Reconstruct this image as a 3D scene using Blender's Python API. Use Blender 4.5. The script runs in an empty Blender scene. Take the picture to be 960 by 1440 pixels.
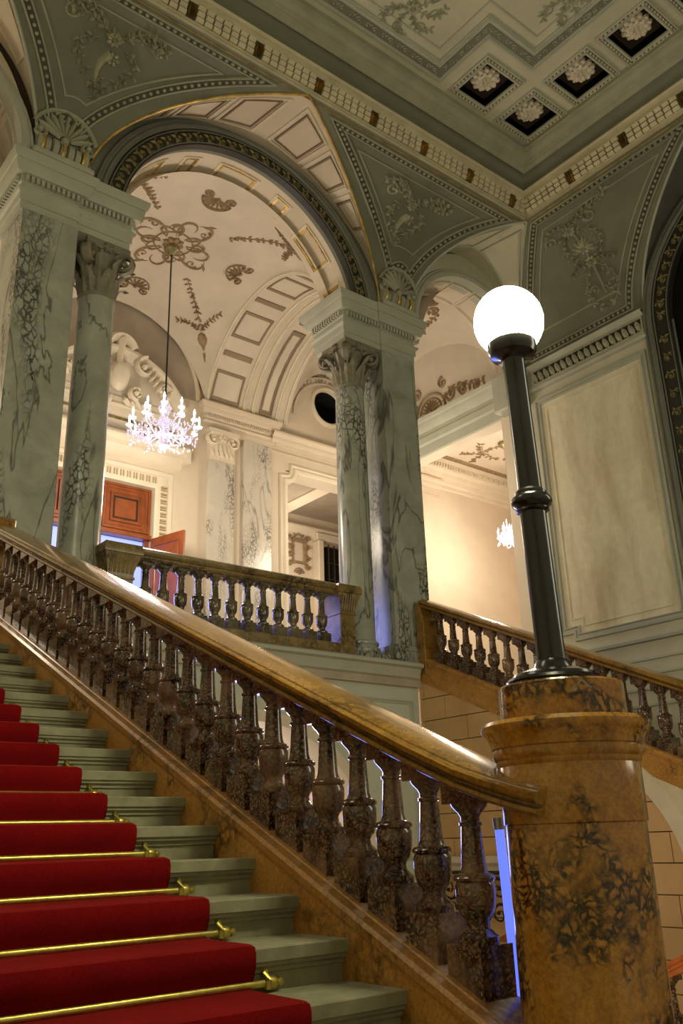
import bpy, math, random
from mathutils import Vector, Matrix
PI = math.pi
C = bpy.context.scene.collection
S = bpy.context.scene
sin, cos, sqrt, R = math.sin, math.cos, math.sqrt, math.radians

# ---------------------------------------------------------------- camera
F, YAW, PITCH, ROLL = 1262.8, 0.68395, 0.35078, 0.0316          # px (1440 tall), radians
fw = Vector((sin(YAW)*cos(PITCH), cos(YAW)*cos(PITCH), sin(PITCH)))
rt = Vector((cos(YAW), -sin(YAW), 0)); dn = fw.cross(rt)
rt2 = cos(ROLL)*rt + sin(ROLL)*dn; dn2 = -sin(ROLL)*rt + cos(ROLL)*dn
cd = bpy.data.cameras.new('camera'); cam = bpy.data.objects.new('camera', cd); C.objects.link(cam)
cd.sensor_fit = 'VERTICAL'; cd.sensor_height = 36; cd.lens = 36*F/1440; cd.clip_start = .05
m = Matrix((rt2, -dn2, -fw)).transposed().to_4x4(); cam.matrix_world = m      # eye at z = 0
S.camera = cam
# ---------------------------------------------------------------- world, light, exposure
w = bpy.data.worlds.new('world'); S.world = w; w.use_nodes = True
w.node_tree.nodes['Background'].inputs[0].default_value = (.62, .6, .52, 1)
w.node_tree.nodes['Background'].inputs[1].default_value = .05
S.view_settings.view_transform = 'Standard'; S.view_settings.look = 'None'
S.view_settings.exposure = 0; S.view_settings.gamma = 1
def area(name, loc, aim, sx, sy, power, col, spread=PI):
    l = bpy.data.lights.new(name, 'AREA'); l.shape = 'RECTANGLE'; l.size = sx; l.size_y = sy
    l.energy = power; l.color = col
    o = bpy.data.objects.new(name, l); C.objects.link(o); o.location = loc
    l.spread = spread; o.rotation_euler = (Vector(aim)-Vector(loc)).to_track_quat('-Z', 'Y').to_euler(); return o
def point(name, loc, power, col, rad=.25):
    l = bpy.data.lights.new(name, 'POINT'); l.energy = power; l.color = col; l.shadow_soft_size = rad
    o = bpy.data.objects.new(name, l); C.objects.link(o); o.location = loc; return o
WARM = (1, .855, .64)
# unseen fill lights added behind and left of the viewer
area('hall_fill_light', (7.6, -.5, 3.6), (5.2, 9, 4.0), 2.4, 3.6, 108, (1, .945, .72))
area('stair_fill_light', (-.3, 4.4, 4.9), (6, 5, 2.0), 1.5, 2.2, 54, (1, .945, .70))
# chandeliers and lamps of the loggia rooms
point('loggia_chandelier_light', (5.5, 10.8, 4.75), 175, WARM, .3)
point('side_room_chandelier_light', (13.1, 11.0, 5.5), 200, WARM, .25)
point('left_bay_lamp_light', (1.0, 10.8, 5.2), 130, WARM, .3)
point('right_bay_lamp_light', (9.8, 10.8, 5.2), 125, WARM, .3)
point('back_room_lamp_light', (10.6, 14.8, 5.6), 110, (1, .85, .66), .3)
point('lower_hall_lamp_light', (6.3, 10.2, .6), 110, (1, .82, .66), .3)
point('lower_well_lamp_light', (5.6, 4.6, -1.6), 40, (1, .75, .5), .3)
# blue dusk daylight through the loggia end window and the entrance door
area('loggia_dusk_window_light', (4.9, 12.3, 3.2), (6.0, 8.6, 2.3), 1.2, 1.8, 22, (.2, .26, 1), R(75))
area('entrance_dusk_light', (6.0, 8.9, -.5), (2.6, 2, -.4), 1.6, 2.4, 26, (.2, .28, 1), R(80))

# ---------------------------------------------------------------- materials
def nt(name):
    M = bpy.data.materials.new(name); M.use_nodes = True; t = M.node_tree
    b = t.nodes['Principled BSDF']; return M, t, b
def N(t, typ, **kw):
    n = t.nodes.new(typ)
    for k, v in kw.items():
        if k in n.inputs.keys() if isinstance(k, str) else False: n.inputs[k].default_value = v
        else: setattr(n, k, v)
    return n
def ramp(t, fac, stops):
    r = t.nodes.new('ShaderNodeValToRGB'); e = r.color_ramp.elements
    while len(e) > 1: e.remove(e[-1])
    for i, (p, c) in enumerate(stops):
        x = e[0] if i == 0 else e.new(p)
        x.position = p; x.color = (c, c, c, 1) if isinstance(c, (int, float)) else (*c, 1)
    t.links.new(fac, r.inputs[0]); return r.outputs[0]
def mixc(t, f, a, b, typ='MIX'):
    n = t.nodes.new('ShaderNodeMix'); n.data_type = 'RGBA'; n.blend_type = typ
    for s, v in ((0, f), (6, a), (7, b)):
        if hasattr(v, 'is_linked'): t.links.new(v, n.inputs[s])
        else: n.inputs[s].default_value = v if isinstance(v, (int, float)) else (*v, 1)
    return n.outputs[2]
def noise(t, co, scale, detail=4, rough=.55, dist=0):
    n = t.nodes.new('ShaderNodeTexNoise'); n.inputs['Scale'].default_value = scale
    n.inputs['Detail'].default_value = detail; n.inputs['Roughness'].default_value = rough
    n.inputs['Distortion'].default_value = dist; t.links.new(co, n.inputs['Vector']); return n
def coords(t, sc=(1, 1, 1), rot=(0, 0, 0)):
    g = t.nodes.new('ShaderNodeNewGeometry'); mp = t.nodes.new('ShaderNodeMapping')
    mp.inputs['Scale'].default_value = sc; mp.inputs['Rotation'].default_value = rot
    t.links.new(g.outputs['Position'], mp.inputs['Vector']); return mp.outputs[0]
def warp(t, co, amt, sc):
    n = noise(t, co, sc, 3)
    a = t.nodes.new('ShaderNodeVectorMath'); a.operation = 'SCALE'; a.inputs['Scale'].default_value = amt
    t.links.new(n.outputs['Color'], a.inputs[0])
    b = t.nodes.new('ShaderNodeVectorMath'); t.links.new(co, b.inputs[0]); t.links.new(a.outputs[0], b.inputs[1]); return b.outputs[0]
def bump(t, b, h, s, d=.01):
    n = t.nodes.new('ShaderNodeBump'); n.inputs['Strength'].default_value = s; n.inputs['Distance'].default_value = d
    t.links.new(h, n.inputs['Height']); t.links.new(n.outputs[0], b.inputs['Normal'])
def plain(name, col, rough=.6, metal=0, var=.12, sc=3, bs=.0, spec=None, coat=0):
    M, t, b = nt(name); co = coords(t)
    n = noise(t, co, sc, 5, .6)
    f = ramp(t, n.outputs['Fac'], [(.3, 1-var), (.7, 1+var)])
    t.links.new(mixc(t, 1, col, f, 'MULTIPLY'), b.inputs['Base Color'])
    b.inputs['Roughness'].default_value = rough; b.inputs['Metallic'].default_value = metal
    if coat: b.inputs['Coat Weight'].default_value = coat; b.inputs['Coat Roughness'].default_value = .12
    if spec is not None: b.inputs['Specular IOR Level'].default_value = spec
    if bs: bump(t, b, noise(t, co, sc*14, 3).outputs['Fac'], bs)
    return M
def marble(name, base, base2, vein, rough=.25, rot=(0, R(28), R(20)), vs=5.0, mask=(.5, .6), hair=.6, msc=(1.5, 1.5, .55)):
    M, t, b = nt(name)
    co = coords(t); cw = warp(t, co, .35, 2.2)
    tone = ramp(t, noise(t, co, 2.2, 5, .6, .6).outputs['Fac'], [(.3, base), (.7, base2)])
    v = t.nodes.new('ShaderNodeTexVoronoi'); v.feature = 'DISTANCE_TO_EDGE'; v.inputs['Scale'].default_value = vs
    t.links.new(warp(t, coords(t, (1.8, 1.8, 1.0)), .2, 5), v.inputs['Vector'])
    crack = ramp(t, v.outputs['Distance'], [(.0, 1.0), (.05, .75), (.14, .12), (.3, 0)])
    mk = ramp(t, noise(t, coords(t, msc, rot), 1.15, 3, .5, .5).outputs['Fac'], [(mask[0], 0), (mask[1], 1)])
    f1 = mixc(t, 1, crack, mk, 'MULTIPLY')
    n2 = noise(t, coords(t, (1.6, 1.6, .5), rot), .9, 4, .5, 1.2)
    thin = ramp(t, n2.outputs['Fac'], [(.478, 0), (.495, hair), (.512, 0)])
    f = mixc(t, 1, f1, thin, 'LIGHTEN')
    t.links.new(mixc(t, f, tone, vein), b.inputs['Base Color'])
    b.inputs['Roughness'].default_value = rough
    return M
def breccia(name, c1, c2, dark, rough=.2, sc=9, mask=(.48, .6), light=None, coat=.3):
    M, t, b = nt(name); co = coords(t)
    tone = ramp(t, noise(t, co, 4, 6, .65, .8).outputs['Fac'], [(.3, c1), (.68, c2)])
    v = t.nodes.new('ShaderNodeTexVoronoi'); v.feature = 'DISTANCE_TO_EDGE'; v.inputs['Scale'].default_value = sc
    t.links.new(warp(t, co, .15, 9), v.inputs['Vector'])
    n = noise(t, co, 26, 5, .7)
    cr = mixc(t, 1, ramp(t, v.outputs['Distance'], [(0, 1), (.09, .85), (.26, 0)]), ramp(t, n.outputs['Fac'], [(.36, .45), (.52, 1)]), 'MULTIPLY')
    mk = ramp(t, noise(t, co, 3.2, 4, .6, .4).outputs['Fac'], [(mask[0], 0), (mask[1], 1)])
    col = mixc(t, mixc(t, 1, cr, mk, 'MULTIPLY'), tone, dark)
    if light:
        v2 = t.nodes.new('ShaderNodeTexVoronoi'); v2.feature = 'DISTANCE_TO_EDGE'; v2.inputs['Scale'].default_value = sc*.45
        t.links.new(warp(t, co, .3, 4), v2.inputs['Vector'])
        l = mixc(t, 1, ramp(t, v2.outputs['Distance'], [(0, 1), (.03, .8), (.06, 0)]), ramp(t, noise(t, co, 5.3, 3).outputs['Fac'], [(.60, 0), (.66, .7)]), 'MULTIPLY')
        col = mixc(t, l, col, light)
    sp = ramp(t, noise(t, co, 60, 3, .7).outputs['Fac'], [(.3, .62), (.62, 1.12)])
    t.links.new(mixc(t, 1, col, sp, 'MULTIPLY'), b.inputs['Base Color'])
    b.inputs['Roughness'].default_value = rough; b.inputs['Coat Weight'].default_value = coat; b.inputs['Coat Roughness'].default_value = .1
    return M
def stained(name, col, st, rough=.75):
    M, t, b = nt(name); co = coords(t, (1.3, 1.3, .35))
    f = ramp(t, noise(t, co, 1.8, 5, .6, .3).outputs['Fac'], [(.42, 0), (.75, 1)])
    g = ramp(t, noise(t, coords(t), 9, 4, .6).outputs['Fac'], [(.3, .93), (.7, 1.05)])
    t.links.new(mixc(t, 1, mixc(t, f, col, st), g, 'MULTIPLY'), b.inputs['Base Color']); b.inputs['Roughness'].default_value = rough; return M
def emit(name, col, s):
    M, t, b = nt(name); b.inputs['Base Color'].default_value = (*col, 1)
    b.inputs['Emission Color'].default_value = (*col, 1); b.inputs['Emission Strength'].default_value = s; return M
HALL = plain('hall_plaster', (.52, .50, .375), .7, sc=1.5, var=.1)
PENDM = plain('grey_green_pendentive_paint', (.165, .17, .12), .6, sc=1.5, var=.12)
HALLP = stained('hall_panel_plaster', (.74, .69, .52), (.50, .42, .28))
TRIM = plain('hall_trim_plaster', (.42, .425, .355), .6, var=.08)
CREAM = plain('loggia_plaster', (.66, .565, .45), .75, var=.07, sc=1.2)
CREAM2 = plain('loggia_vault_plaster', (.62, .545, .455), .75, var=.1, sc=1.4)
PALE = plain('pale_relief_plaster', (.7, .62, .5), .7, var=.06)
TAUPE = plain('taupe_plaster', (.36, .30, .235), .8, var=.15, sc=1.5)
RELI = plain('tinted_relief_plaster', (.29, .20, .115), .65, var=.3, sc=14)
RELH = plain('hall_relief_plaster', (.38, .37, .27), .5, var=.2, sc=14)
GOLD = plain('gilding', (.6, .4, .11), .35, .45, .5, 6)
ANTG = plain('aged_gilding', (.24, .20, .09), .38, .35, .6, 16)
DARKB = plain('dark_band_paint', (.022, .02, .015), .5, var=.3)
OLIVE = plain('olive_gap_shade', (.065, .063, .042), .7)  # dark tone painted in as the shade between beads and egg blocks
FRAME = plain('olive_grey_frame_paint', (.30, .30, .215), .6)
EGGM = plain('ivory_cornice_paint', (.60, .535, .37), .55, var=.15)
MIDT = plain('mid_grey_green_paint', (.34, .34, .255), .6)
LINE = plain('brown_outline_paint', (.25, .19, .125), .7)
BROWN = plain('coffer_brown_paint', (.028, .016, .008), .7, var=.2)
GREYM = plain('grey_moulding_paint', (.15, .155, .13), .5, var=.12)
MARB = marble('green_grey_marble', (.25, .265, .215), (.42, .43, .365), (.025, .028, .028), mask=(.545, .64), vs=9, msc=(2.0, 2.0, .42), hair=.75)
MARW = marble('white_veined_marble', (.56, .51, .44), (.66, .61, .54), (.07, .065, .065), mask=(.5, .64), vs=13, rot=(0, R(-32), R(20)), msc=(2.6, 2.6, .7))
AMBER = breccia('amber_breccia_marble', (.27, .115, .014), (.56, .275, .044), (.010, .008, .005), .2, 26, (.47, .55), (.40, .31, .18))
AMBR = breccia('honey_marble_rail', (.20, .098, .016), (.40, .215, .038), (.05, .03, .012), .2, 12, (.52, .68), None, .5)
ORNG = breccia('ochre_marble_stringer', (.42, .19, .035), (.58, .295, .07), (.08, .045, .015), .4, 14, (.5, .66), None, .15)
BALU = breccia('brown_breccia_marble', (.13, .066, .036), (.36, .22, .135), (.008, .006, .005), .2, 42, (.36, .52), None, .6)
LOGB = breccia('olive_brown_marble', (.18, .12, .04), (.31, .22, .08), (.03, .02, .01), .35, 14, (.45, .62), None, .2)
STEP = plain('grey_step_stone', (.29, .28, .195), .75, var=.2, sc=10, bs=.12)
ASHL = plain('tan_ashlar_stone', (.60, .385, .19), .7, var=.1, sc=2.5)
JOINT = plain('dark_mortar', (.10, .065, .035), .9)
BRASS = plain('brushed_brass', (.60, .50, .13), .36, .8, .2, 30)
BLACK = plain('black_painted_iron', (.007, .0075, .009), .25, .25, .2, spec=.5, coat=.5)
WOOD = plain('red_brown_door_wood', (.23, .06, .016), .35, var=.25, sc=6, coat=.3)
WOODD = plain('dark_gap', (.03, .012, .006), .8)
ORWD = plain('orange_rail_wood', (.45, .13, .03), .3, var=.25, sc=8, coat=.4)
IRON = plain('dark_iron_grille', (.05, .035, .02), .5, .4)
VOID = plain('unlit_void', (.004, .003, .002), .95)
FLOORM = plain('floor_stone', (.42, .36, .28), .5, var=.15)
GLOBE = emit('lit_opal_glass', (1, .94, .56), 230)
BULB = emit('lit_crystal_bulb', (.95, .88, 1), 6)
DUSK = emit('dusk_window_pane', (.25, .33, 1), 1.0)
def carpetm():
    M, t, b = nt('red_carpet_wool'); co = coords(t)
    g = ramp(t, noise(t, co, 160, 2, .7).outputs['Fac'], [(.25, .65), (.7, 1.2)])
    p = ramp(t, noise(t, co, 5, 4).outputs['Fac'], [(.3, .8), (.7, 1.1)])
    t.links.new(mixc(t, 1, mixc(t, 1, (.215, .004, .006), g, 'MULTIPLY'), p, 'MULTIPLY'), b.inputs['Base Color'])
    b.inputs['Roughness'].default_value = .95; b.inputs['Specular IOR Level'].default_value = .1
    b.inputs['Sheen Weight'].default_value = .25; b.inputs['Sheen Tint'].default_value = (1, .1, .08, 1)
    bump(t, b, noise(t, co, 420, 2).outputs['Fac'], .35, .004); return M
CARPET = carpetm()
def crystalm():
    M, t, b = nt('crystal_glass'); b.inputs['Base Color'].default_value = (.85, .8, 1, 1)
    b.inputs['Roughness'].default_value = .05; b.inputs['Transmission Weight'].default_value = .75
    b.inputs['Emission Color'].default_value = (.93, .9, 1, 1); b.inputs['Emission Strength'].default_value = .12
    return M
CRYS = crystalm()

# ---------------------------------------------------------------- mesh helpers
class MB:
    def __init__(s): s.v = []; s.f = []
    def add(s, vs, fs):
        n = len(s.v); s.v += [tuple(p) for p in vs]; s.f += [tuple(i+n for i in q) for q in fs]
    def grid(s, rows, closed=False):
        nr, nc = len(rows), len(rows[0]); vs = [p for r in rows for p in r]; fs = []
        for i in range(nr-1):
            for j in range(nc if closed else nc-1):
                k = (j+1) % nc; fs.append((i*nc+j, i*nc+k, (i+1)*nc+k, (i+1)*nc+j))
        s.add(vs, fs)
    def box(s, x0, x1, y0, y1, z0, z1):
        s.add([(x0,y0,z0),(x1,y0,z0),(x1,y1,z0),(x0,y1,z0),(x0,y0,z1),(x1,y0,z1),(x1,y1,z1),(x0,y1,z1)],
              [(0,3,2,1),(4,5,6,7),(0,1,5,4),(1,2,6,5),(2,3,7,6),(3,0,4,7)])
    def prism(s, poly, f0, f1):      # poly of 2D pts, f0/f1 map to 3D ends
        n = len(poly); s.add([f0(*p) for p in poly]+[f1(*p) for p in poly],
              [tuple(range(n))[::-1], tuple(range(n, 2*n))]+[(i, (i+1) % n, n+(i+1) % n, n+i) for i in range(n)])
    def lathe(s, prof, c=(0, 0, 0), n=20, cap=True, axis='z'):
        rows = []
        for r, z in prof:
            rows.append([(c[0]+r*cos(2*PI*k/n), c[1]+r*sin(2*PI*k/n), c[2]+z) if axis == 'z' else
                         (c[0]+z, c[1]+r*cos(2*PI*k/n), c[2]+r*sin(2*PI*k/n)) if axis == 'x' else
                         (c[0]+r*cos(2*PI*k/n), c[1]+z, c[2]+r*sin(2*PI*k/n)) for k in range(n)])
        b = len(s.v); s.grid(rows, True)
        if cap:
            m = len(prof); s.f.append(tuple(b+k for k in range(n))[::-1]); s.f.append(tuple(b+(m-1)*n+k for k in range(n)))
    def tube(s, pts, r, n=8):
        pts = [Vector(p) for p in pts]; rows = []; up = Vector((0, 0, 1))
        for i, p in enumerate(pts):
            d = (pts[min(i+1, len(pts)-1)]-pts[max(i-1, 0)]).normalized()
            a = d.cross(up if abs(d.z) < .95 else Vector((1, 0, 0))).normalized(); b = d.cross(a)
            rr = r[i] if isinstance(r, (list, tuple)) else r
            rows.append([p+rr*(a*cos(2*PI*k/n)+b*sin(2*PI*k/n)) for k in range(n)])
        b0 = len(s.v); s.grid(rows, True); s.f.append(tuple(b0+k for k in range(n))); s.f.append(tuple(b0+(len(pts)-1)*n+k for k in range(n))[::-1])
    def sweep(s, pts, prof, mf, closed=False):
        n = len(pts); rows = []
        for i, (u, v) in enumerate(pts):
            def seg(a, b):
                dx, dy = pts[b][0]-pts[a][0], pts[b][1]-pts[a][1]; l = math.hypot(dx, dy) or 1; return dx/l, dy/l
            t0 = seg((i-1) % n, i) if (closed or i > 0) else seg(0, 1)
            t1 = seg(i, (i+1) % n) if (closed or i < n-1) else t0
            nx, ny = -(t0[1]+t1[1]), t0[0]+t1[0]; l = math.hypot(nx, ny) or 1; nx /= l; ny /= l
            k = 1/max(.35, nx*-t0[1]+ny*t0[0])
            rows.append([mf(u+nx*o*k, v+ny*o*k, h) for o, h in prof])
        if closed: rows.append(rows[0])
        s.grid(rows)
    def stroke(s, pts, wd, h, mf, taper=True):
        n = len(pts); rows = []
        for i, (u, v) in enumerate(pts):
            a, b = pts[max(i-1, 0)], pts[min(i+1, n-1)]; dx, dy = b[0]-a[0], b[1]-a[1]; l = math.hypot(dx, dy) or 1
            t = i/(n-1); k = (sin(PI*min(1, max(.0, t*.88+.1)))**.6) if taper else 1
            if taper == 'leaf': k = sin(PI*min(1, t*.93+.04))
            if taper == 'tail': k = 1-.75*t
            nx, ny = -dy/l*wd*k, dx/l*wd*k
            rows.append([mf(u+nx, v+ny, -.004), mf(u+nx*.55, v+ny*.55, h*k*.75), mf(u, v, h*k), mf(u-nx*.55, v-ny*.55, h*k*.75), mf(u-nx, v-ny, -.004)] if wd > .018 else [mf(u+nx, v+ny, -.003), mf(u, v, h*k), mf(u-nx, v-ny, -.003)])
        s.grid(rows)
    def blob(s, u, v, r, h, mf, n=7, ry=None, rot=0):
        ry = ry or r
        def ring(k, hh): return [mf(u+k*(r*cos(a)*cos(rot)-ry*sin(a)*sin(rot)), v+k*(r*cos(a)*sin(rot)+ry*sin(a)*cos(rot)), hh) for a in [2*PI*j/n for j in range(n)]]
        b = len(s.v); s.grid([ring(1, -.003), ring(.75, h*.7)], True); s.add([mf(u, v, h)], []); t = len(s.v)-1
        s.f += [(b+n+j, b+n+(j+1) % n, t) for j in range(n)]
WL = {}
def link(o, parent, loc=(0, 0, 0)):
    C.objects.link(o); loc = Vector(loc)
    if parent is not None:
        o.parent = parent; o.location = loc-WL[parent.name]
    else: o.location = loc
    WL[o.name] = loc; return o
def obj(name, mb, mat, parent=None, loc=(0, 0, 0), smooth=True, bev=0):
    me = bpy.data.meshes.new(name); me.from_pydata(mb.v, [], mb.f); me.update()
    import bmesh
    bm = bmesh.new(); bm.from_mesh(me); bmesh.ops.recalc_face_normals(bm, faces=bm.faces)
    if bev: bmesh.ops.bevel(bm, geom=bm.edges, offset=bev, segments=1, affect='EDGES')
    bm.to_mesh(me); bm.free()
    if smooth:
        me.shade_smooth(); me.set_sharp_from_angle(angle=R(38))
    me.materials.append(mat); return link(bpy.data.objects.new(name, me), parent, loc)
def inst(src, parent, loc, rotz=0):
    o = src.copy(); C.objects.link(o); o.parent = parent; o.location = Vector(loc)-(WL[parent.name] if parent else Vector())
    o.rotation_euler = (0, 0, rotz); WL[o.name] = Vector(loc); return o
def tag(o, label, cat, group=None, kind=None):
    o['label'] = label
    if cat: o['category'] = cat
    if group: o['group'] = group
    if kind: o['kind'] = kind
    return o
def thing(name, label, cat, loc=(0, 0, 0), group=None):
    return tag(link(bpy.data.objects.new(name, None), None, loc), label, cat, group)
def struct(name, label, mb=None, mat=None):
    o = obj(name, mb, mat) if mb else link(bpy.data.objects.new(name, None), None)
    o['label'] = label; o['kind'] = 'structure'; return o
def stuff(o): o['kind'] = 'stuff'; return o

# ornaments in a 2D surface frame (u, v) mapped by mf(u, v, height)
def arc(cu, cv, r, a0, a1, n=24): return [(cu+r*cos(a0+(a1-a0)*k/n), cv+r*sin(a0+(a1-a0)*k/n)) for k in range(n+1)]
def ell(cu, cv, ra, rb, a0, a1, n=24): return [(cu+ra*cos(a0+(a1-a0)*k/n), cv+rb*sin(a0+(a1-a0)*k/n)) for k in range(n+1)]
def leaf(mb, u, v, a, L, wd, h, mf): mb.stroke([(u+L*t*cos(a+.3*t), v+L*t*sin(a+.3*t)) for t in (0, .3, .65, 1)], wd, h, mf, 'leaf')
def flower(mb, u, v, r, h, mf, n=6):
    for k in range(n):
        a = 2*PI*k/n; mb.blob(u+.62*r*cos(a), v+.62*r*sin(a), r*.45, h*.8, mf, 6, r*.32, a)
    mb.blob(u, v, r*.3, h*1.2, mf, 6)
def scroll(mb, u, v, r, a0, turns, dr, wd, h, mf, n=18):
    pts = [(u+r*(1-.82*t)*cos(a0+dr*2*PI*turns*t), v+r*(1-.82*t)*sin(a0+dr*2*PI*turns*t)) for t in [k/n for k in range(n+1)]]
    mb.stroke(pts, wd, h, mf, 'tail'); mb.blob(pts[-1][0], pts[-1][1], wd*1.3, h*1.2, mf, 6)
def bez(p0, p1, p2, p3, n=14):
    o = []
    for k in range(n+1):
        t = k/n; q = 1-t; o.append(tuple(q**3*p0[i]+3*q*q*t*p1[i]+3*q*t*t*p2[i]+t**3*p3[i] for i in (0, 1)))
    return o
def garland(mb, pts, size, mf, rng, h=.03, dens=1.0):
    mb.stroke(pts, size*.16, h*.6, mf, 'x'); acc = 0
    for a, b in zip(pts, pts[1:]):
        acc += math.hypot(b[0]-a[0], b[1]-a[1])
        if acc > size*.8/dens:
            acc = 0; an = math.atan2(b[1]-a[1], b[0]-a[0])
            for sg in (-1, 1): leaf(mb, a[0], a[1], an+sg*rng.uniform(.6, 1.2), size*rng.uniform(.8, 1.2), size*.26, h, mf)
            q = rng.random()
            if q < .35: flower(mb, a[0]+rng.uniform(-.2, .2)*size, a[1], size*.42, h*1.3, mf, 5)
            elif q < .55: mb.blob(a[0], a[1], size*.3, h*1.3, mf, 6)
def shell(mb, u, v, r, a, mf, h=.04, n=9, spread=1.25):
    for k in range(n):
        t = a+spread*(2*k/(n-1)-1); mb.stroke([(u+r*q*cos(t), v+r*q*sin(t)) for q in (.18, .5, .8, 1)], r*.085, h, mf, 'leafx')
    mb.stroke(arc(u, v, r*1.08, a-spread-.15, a+spread+.15, 14), r*.07, h*.8, mf, False); mb.blob(u, v, r*.16, h*1.3, mf)
def beads(mb, pts, sp, r, h, mf, ry=None):
    acc = sp*.5
    for a, b in zip(pts, pts[1:]):
        L = math.hypot(b[0]-a[0], b[1]-a[1]); an = math.atan2(b[1]-a[1], b[0]-a[0])
        while acc < L:
            t = acc/L; mb.blob(a[0]+(b[0]-a[0])*t, a[1]+(b[1]-a[1])*t, r, h, mf, 6, ry, an); acc += sp
        acc -= L
def ridge(w_, h_): return [(-w_, -.005), (-w_*.8, h_), (w_*.8, h_), (w_, -.005)]
def step_mould(w_, h_): return [(-w_, -.005), (-w_, h_), (-w_*.35, h_), (-w_*.2, h_*.45), (w_*.4, h_*.4), (w_, -.005)]

# ================================================================ setting dimensions (metres, eye at z 0)
YA, XB = 8.45, 11.0              # face of the column wall, face of the right wall
LZ = 2.12                        # landing / loggia floor
SZ = 7.38                        # springing (top of the entablatures)
CA, CB = 1.38, 1.54              # cove depth and rise
CZ = SZ+.02
UX, UY = 5.45, 4.0               # hall axes
HW, SW = 2.28, 1.32              # half widths of centre and side lunettes
RX = 9.65                        # axis of the side bay
def WA(u, d, z): return (u, YA-d, z)
def WB(u, d, z): return (XB-d, u, z)
def cove(W, u, th, h=0):
    c, s_ = cos(th), sin(th); n = math.hypot(c*CB, s_*CA)
    return W(u, CA*(1-c)+h*(-0+c*CB/n), CZ+CB*s_-h*s_*CA/n)
def coveA(u, v, h): return cove(WA, u, v/1.46, h)      # v = length along the cove
def coveB(u, v, h): return cove(WB, u, v/1.46, h)
TOPV = 1.46*PI/2

# ---------------------------------------------------------------- ceiling
ceil = struct('ceiling', 'grey green coffered plaster ceiling with egg cornice over the stair hall')
X0, X1, Y0, Y1 = 2*UX-XB, XB, 2*UY-YA, YA
ring = [(X0, Y0), (X1, Y0), (X1, Y1), (X0, Y1)]
def plan(u, v, h): return (u, v, h)
def corn(name, prof, mat): mb = MB(); mb.sweep(ring, prof, plan, True); return obj(name, mb, mat, ceil)
corn('egg_cornice', [(1.33, 8.92), (1.31, 8.95), (1.34, 8.975), (1.36, 9.01), (1.385, 9.015), (1.47, 9.25), (1.475, 9.29), (1.51, 9.30), (1.53, 9.33), (1.51, 9.37)], EGGM)
corn('cornice_cavetto', [(1.51, 9.37), (1.515, 9.42), (1.57, 9.50), (1.64, 9.53), (1.67, 9.50)], PENDM)  # hollow coloured dark to carry its shade
corn('ceiling_moulding', [(1.67, 9.50), (1.68, 9.475), (1.74, 9.50), (1.755, 9.53), (1.775, 9.535), (1.79, 9.56), (1.81, 9.565), (1.86, 9.61), (1.88, 9.66), (1.91, 9.665), (1.915, 9.74)], MIDT)
gf = MB(); gf.sweep(ring, [(1.316, 8.945), (1.322, 8.93), (1.33, 8.93), (1.336, 8.945)], plan, True); obj('gilt_fillet', gf, GOLD, ceil)
# little egg blocks and gilt leaves on the sloping band, on the two sides in view
eg, gl = MB(), MB()
def band(W):
    L0, L1 = (X0+1.5, X1-1.5) if W is WA else (Y0+1.5, Y1-1.5)
    def mf(u, v, h): return W(u, 1.385+.09*v/.25+h*.9, 9.015+.25*v/.25*1.0*.94-h*.35)
    n = int((L1-L0)/.115)
    for k in range(n+1):
        u = L0+(L1-L0)*k/n
        if k % 8 == 4:
            for q in (-.035, 0, .035): gl.stroke([(u+q*.8, .03), (u+q*1.35, .12), (u+q*.7, .2)], .0165, .08, mf, 'leafx')
        else:
            for vv, w_ in ((.045, .052), (.115, .050), (.185, .052)): eg.add([mf(u+a, vv+b, c) for a, b, c in ((-w_, -.029, 0), (w_, -.029, 0), (w_, .029, 0), (-w_, .029, 0), (-w_*.95, -.024, .025), (w_*.95, -.024, .025), (w_*.9, .024, .045), (-w_*.9, .024, .045))], [(4, 5, 6, 7), (0, 1, 5, 4), (1, 2, 6, 5), (2, 3, 7, 6), (3, 0, 4, 7)])
band(WA); band(WB)
stuff(obj('egg_ornament', eg, EGGM, ceil, smooth=False))
for W, L0, L1 in ((WA, X0+1.5, X1-1.5), (WB, Y0+1.5, Y1-1.5)):
    g = MB(); q = lambda u, v, h: W(u, 1.385+.09*v/.25+h*.9, 9.015+.25*v/.25*.94-h*.35)
    g.sweep([(L0, .115), (L1, .115)], [(-.1, .003), (.1, .003)], q); obj('egg_ground', g, OLIVE, ceil); stuff(obj('gilt_leaf', gl, GOLD, ceil))  # dark ground paints the shade in the gaps between egg blocks
ZC = 9.74
cof = [(7.79, 6.10), (8.73, 6.11), (8.73, 5.21), (8.73, 4.32), (8.73, 3.43)]
hs = .275
xs = sorted({2.1, 9.1, *[c[0]-hs for c in cof], *[c[0]+hs for c in cof]}); ys = sorted({1.4, 6.55, *[c[1]-hs for c in cof], *[c[1]+hs for c in cof]})
cp = MB()
for a, b in zip(xs, xs[1:]):
    for c, d in zip(ys, ys[1:]):
        mx, my = (a+b)/2, (c+d)/2
        if any(abs(mx-q[0]) < hs and abs(my-q[1]) < hs for q in cof): continue
        cp.add([(a, c, ZC), (b, c, ZC), (b, d, ZC), (a, d, ZC)], [(0, 1, 2, 3)])
obj('ceiling_plaster', cp, HALL, ceil)
def cl(u, v, h): return (u, v, ZC-h)
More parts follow.
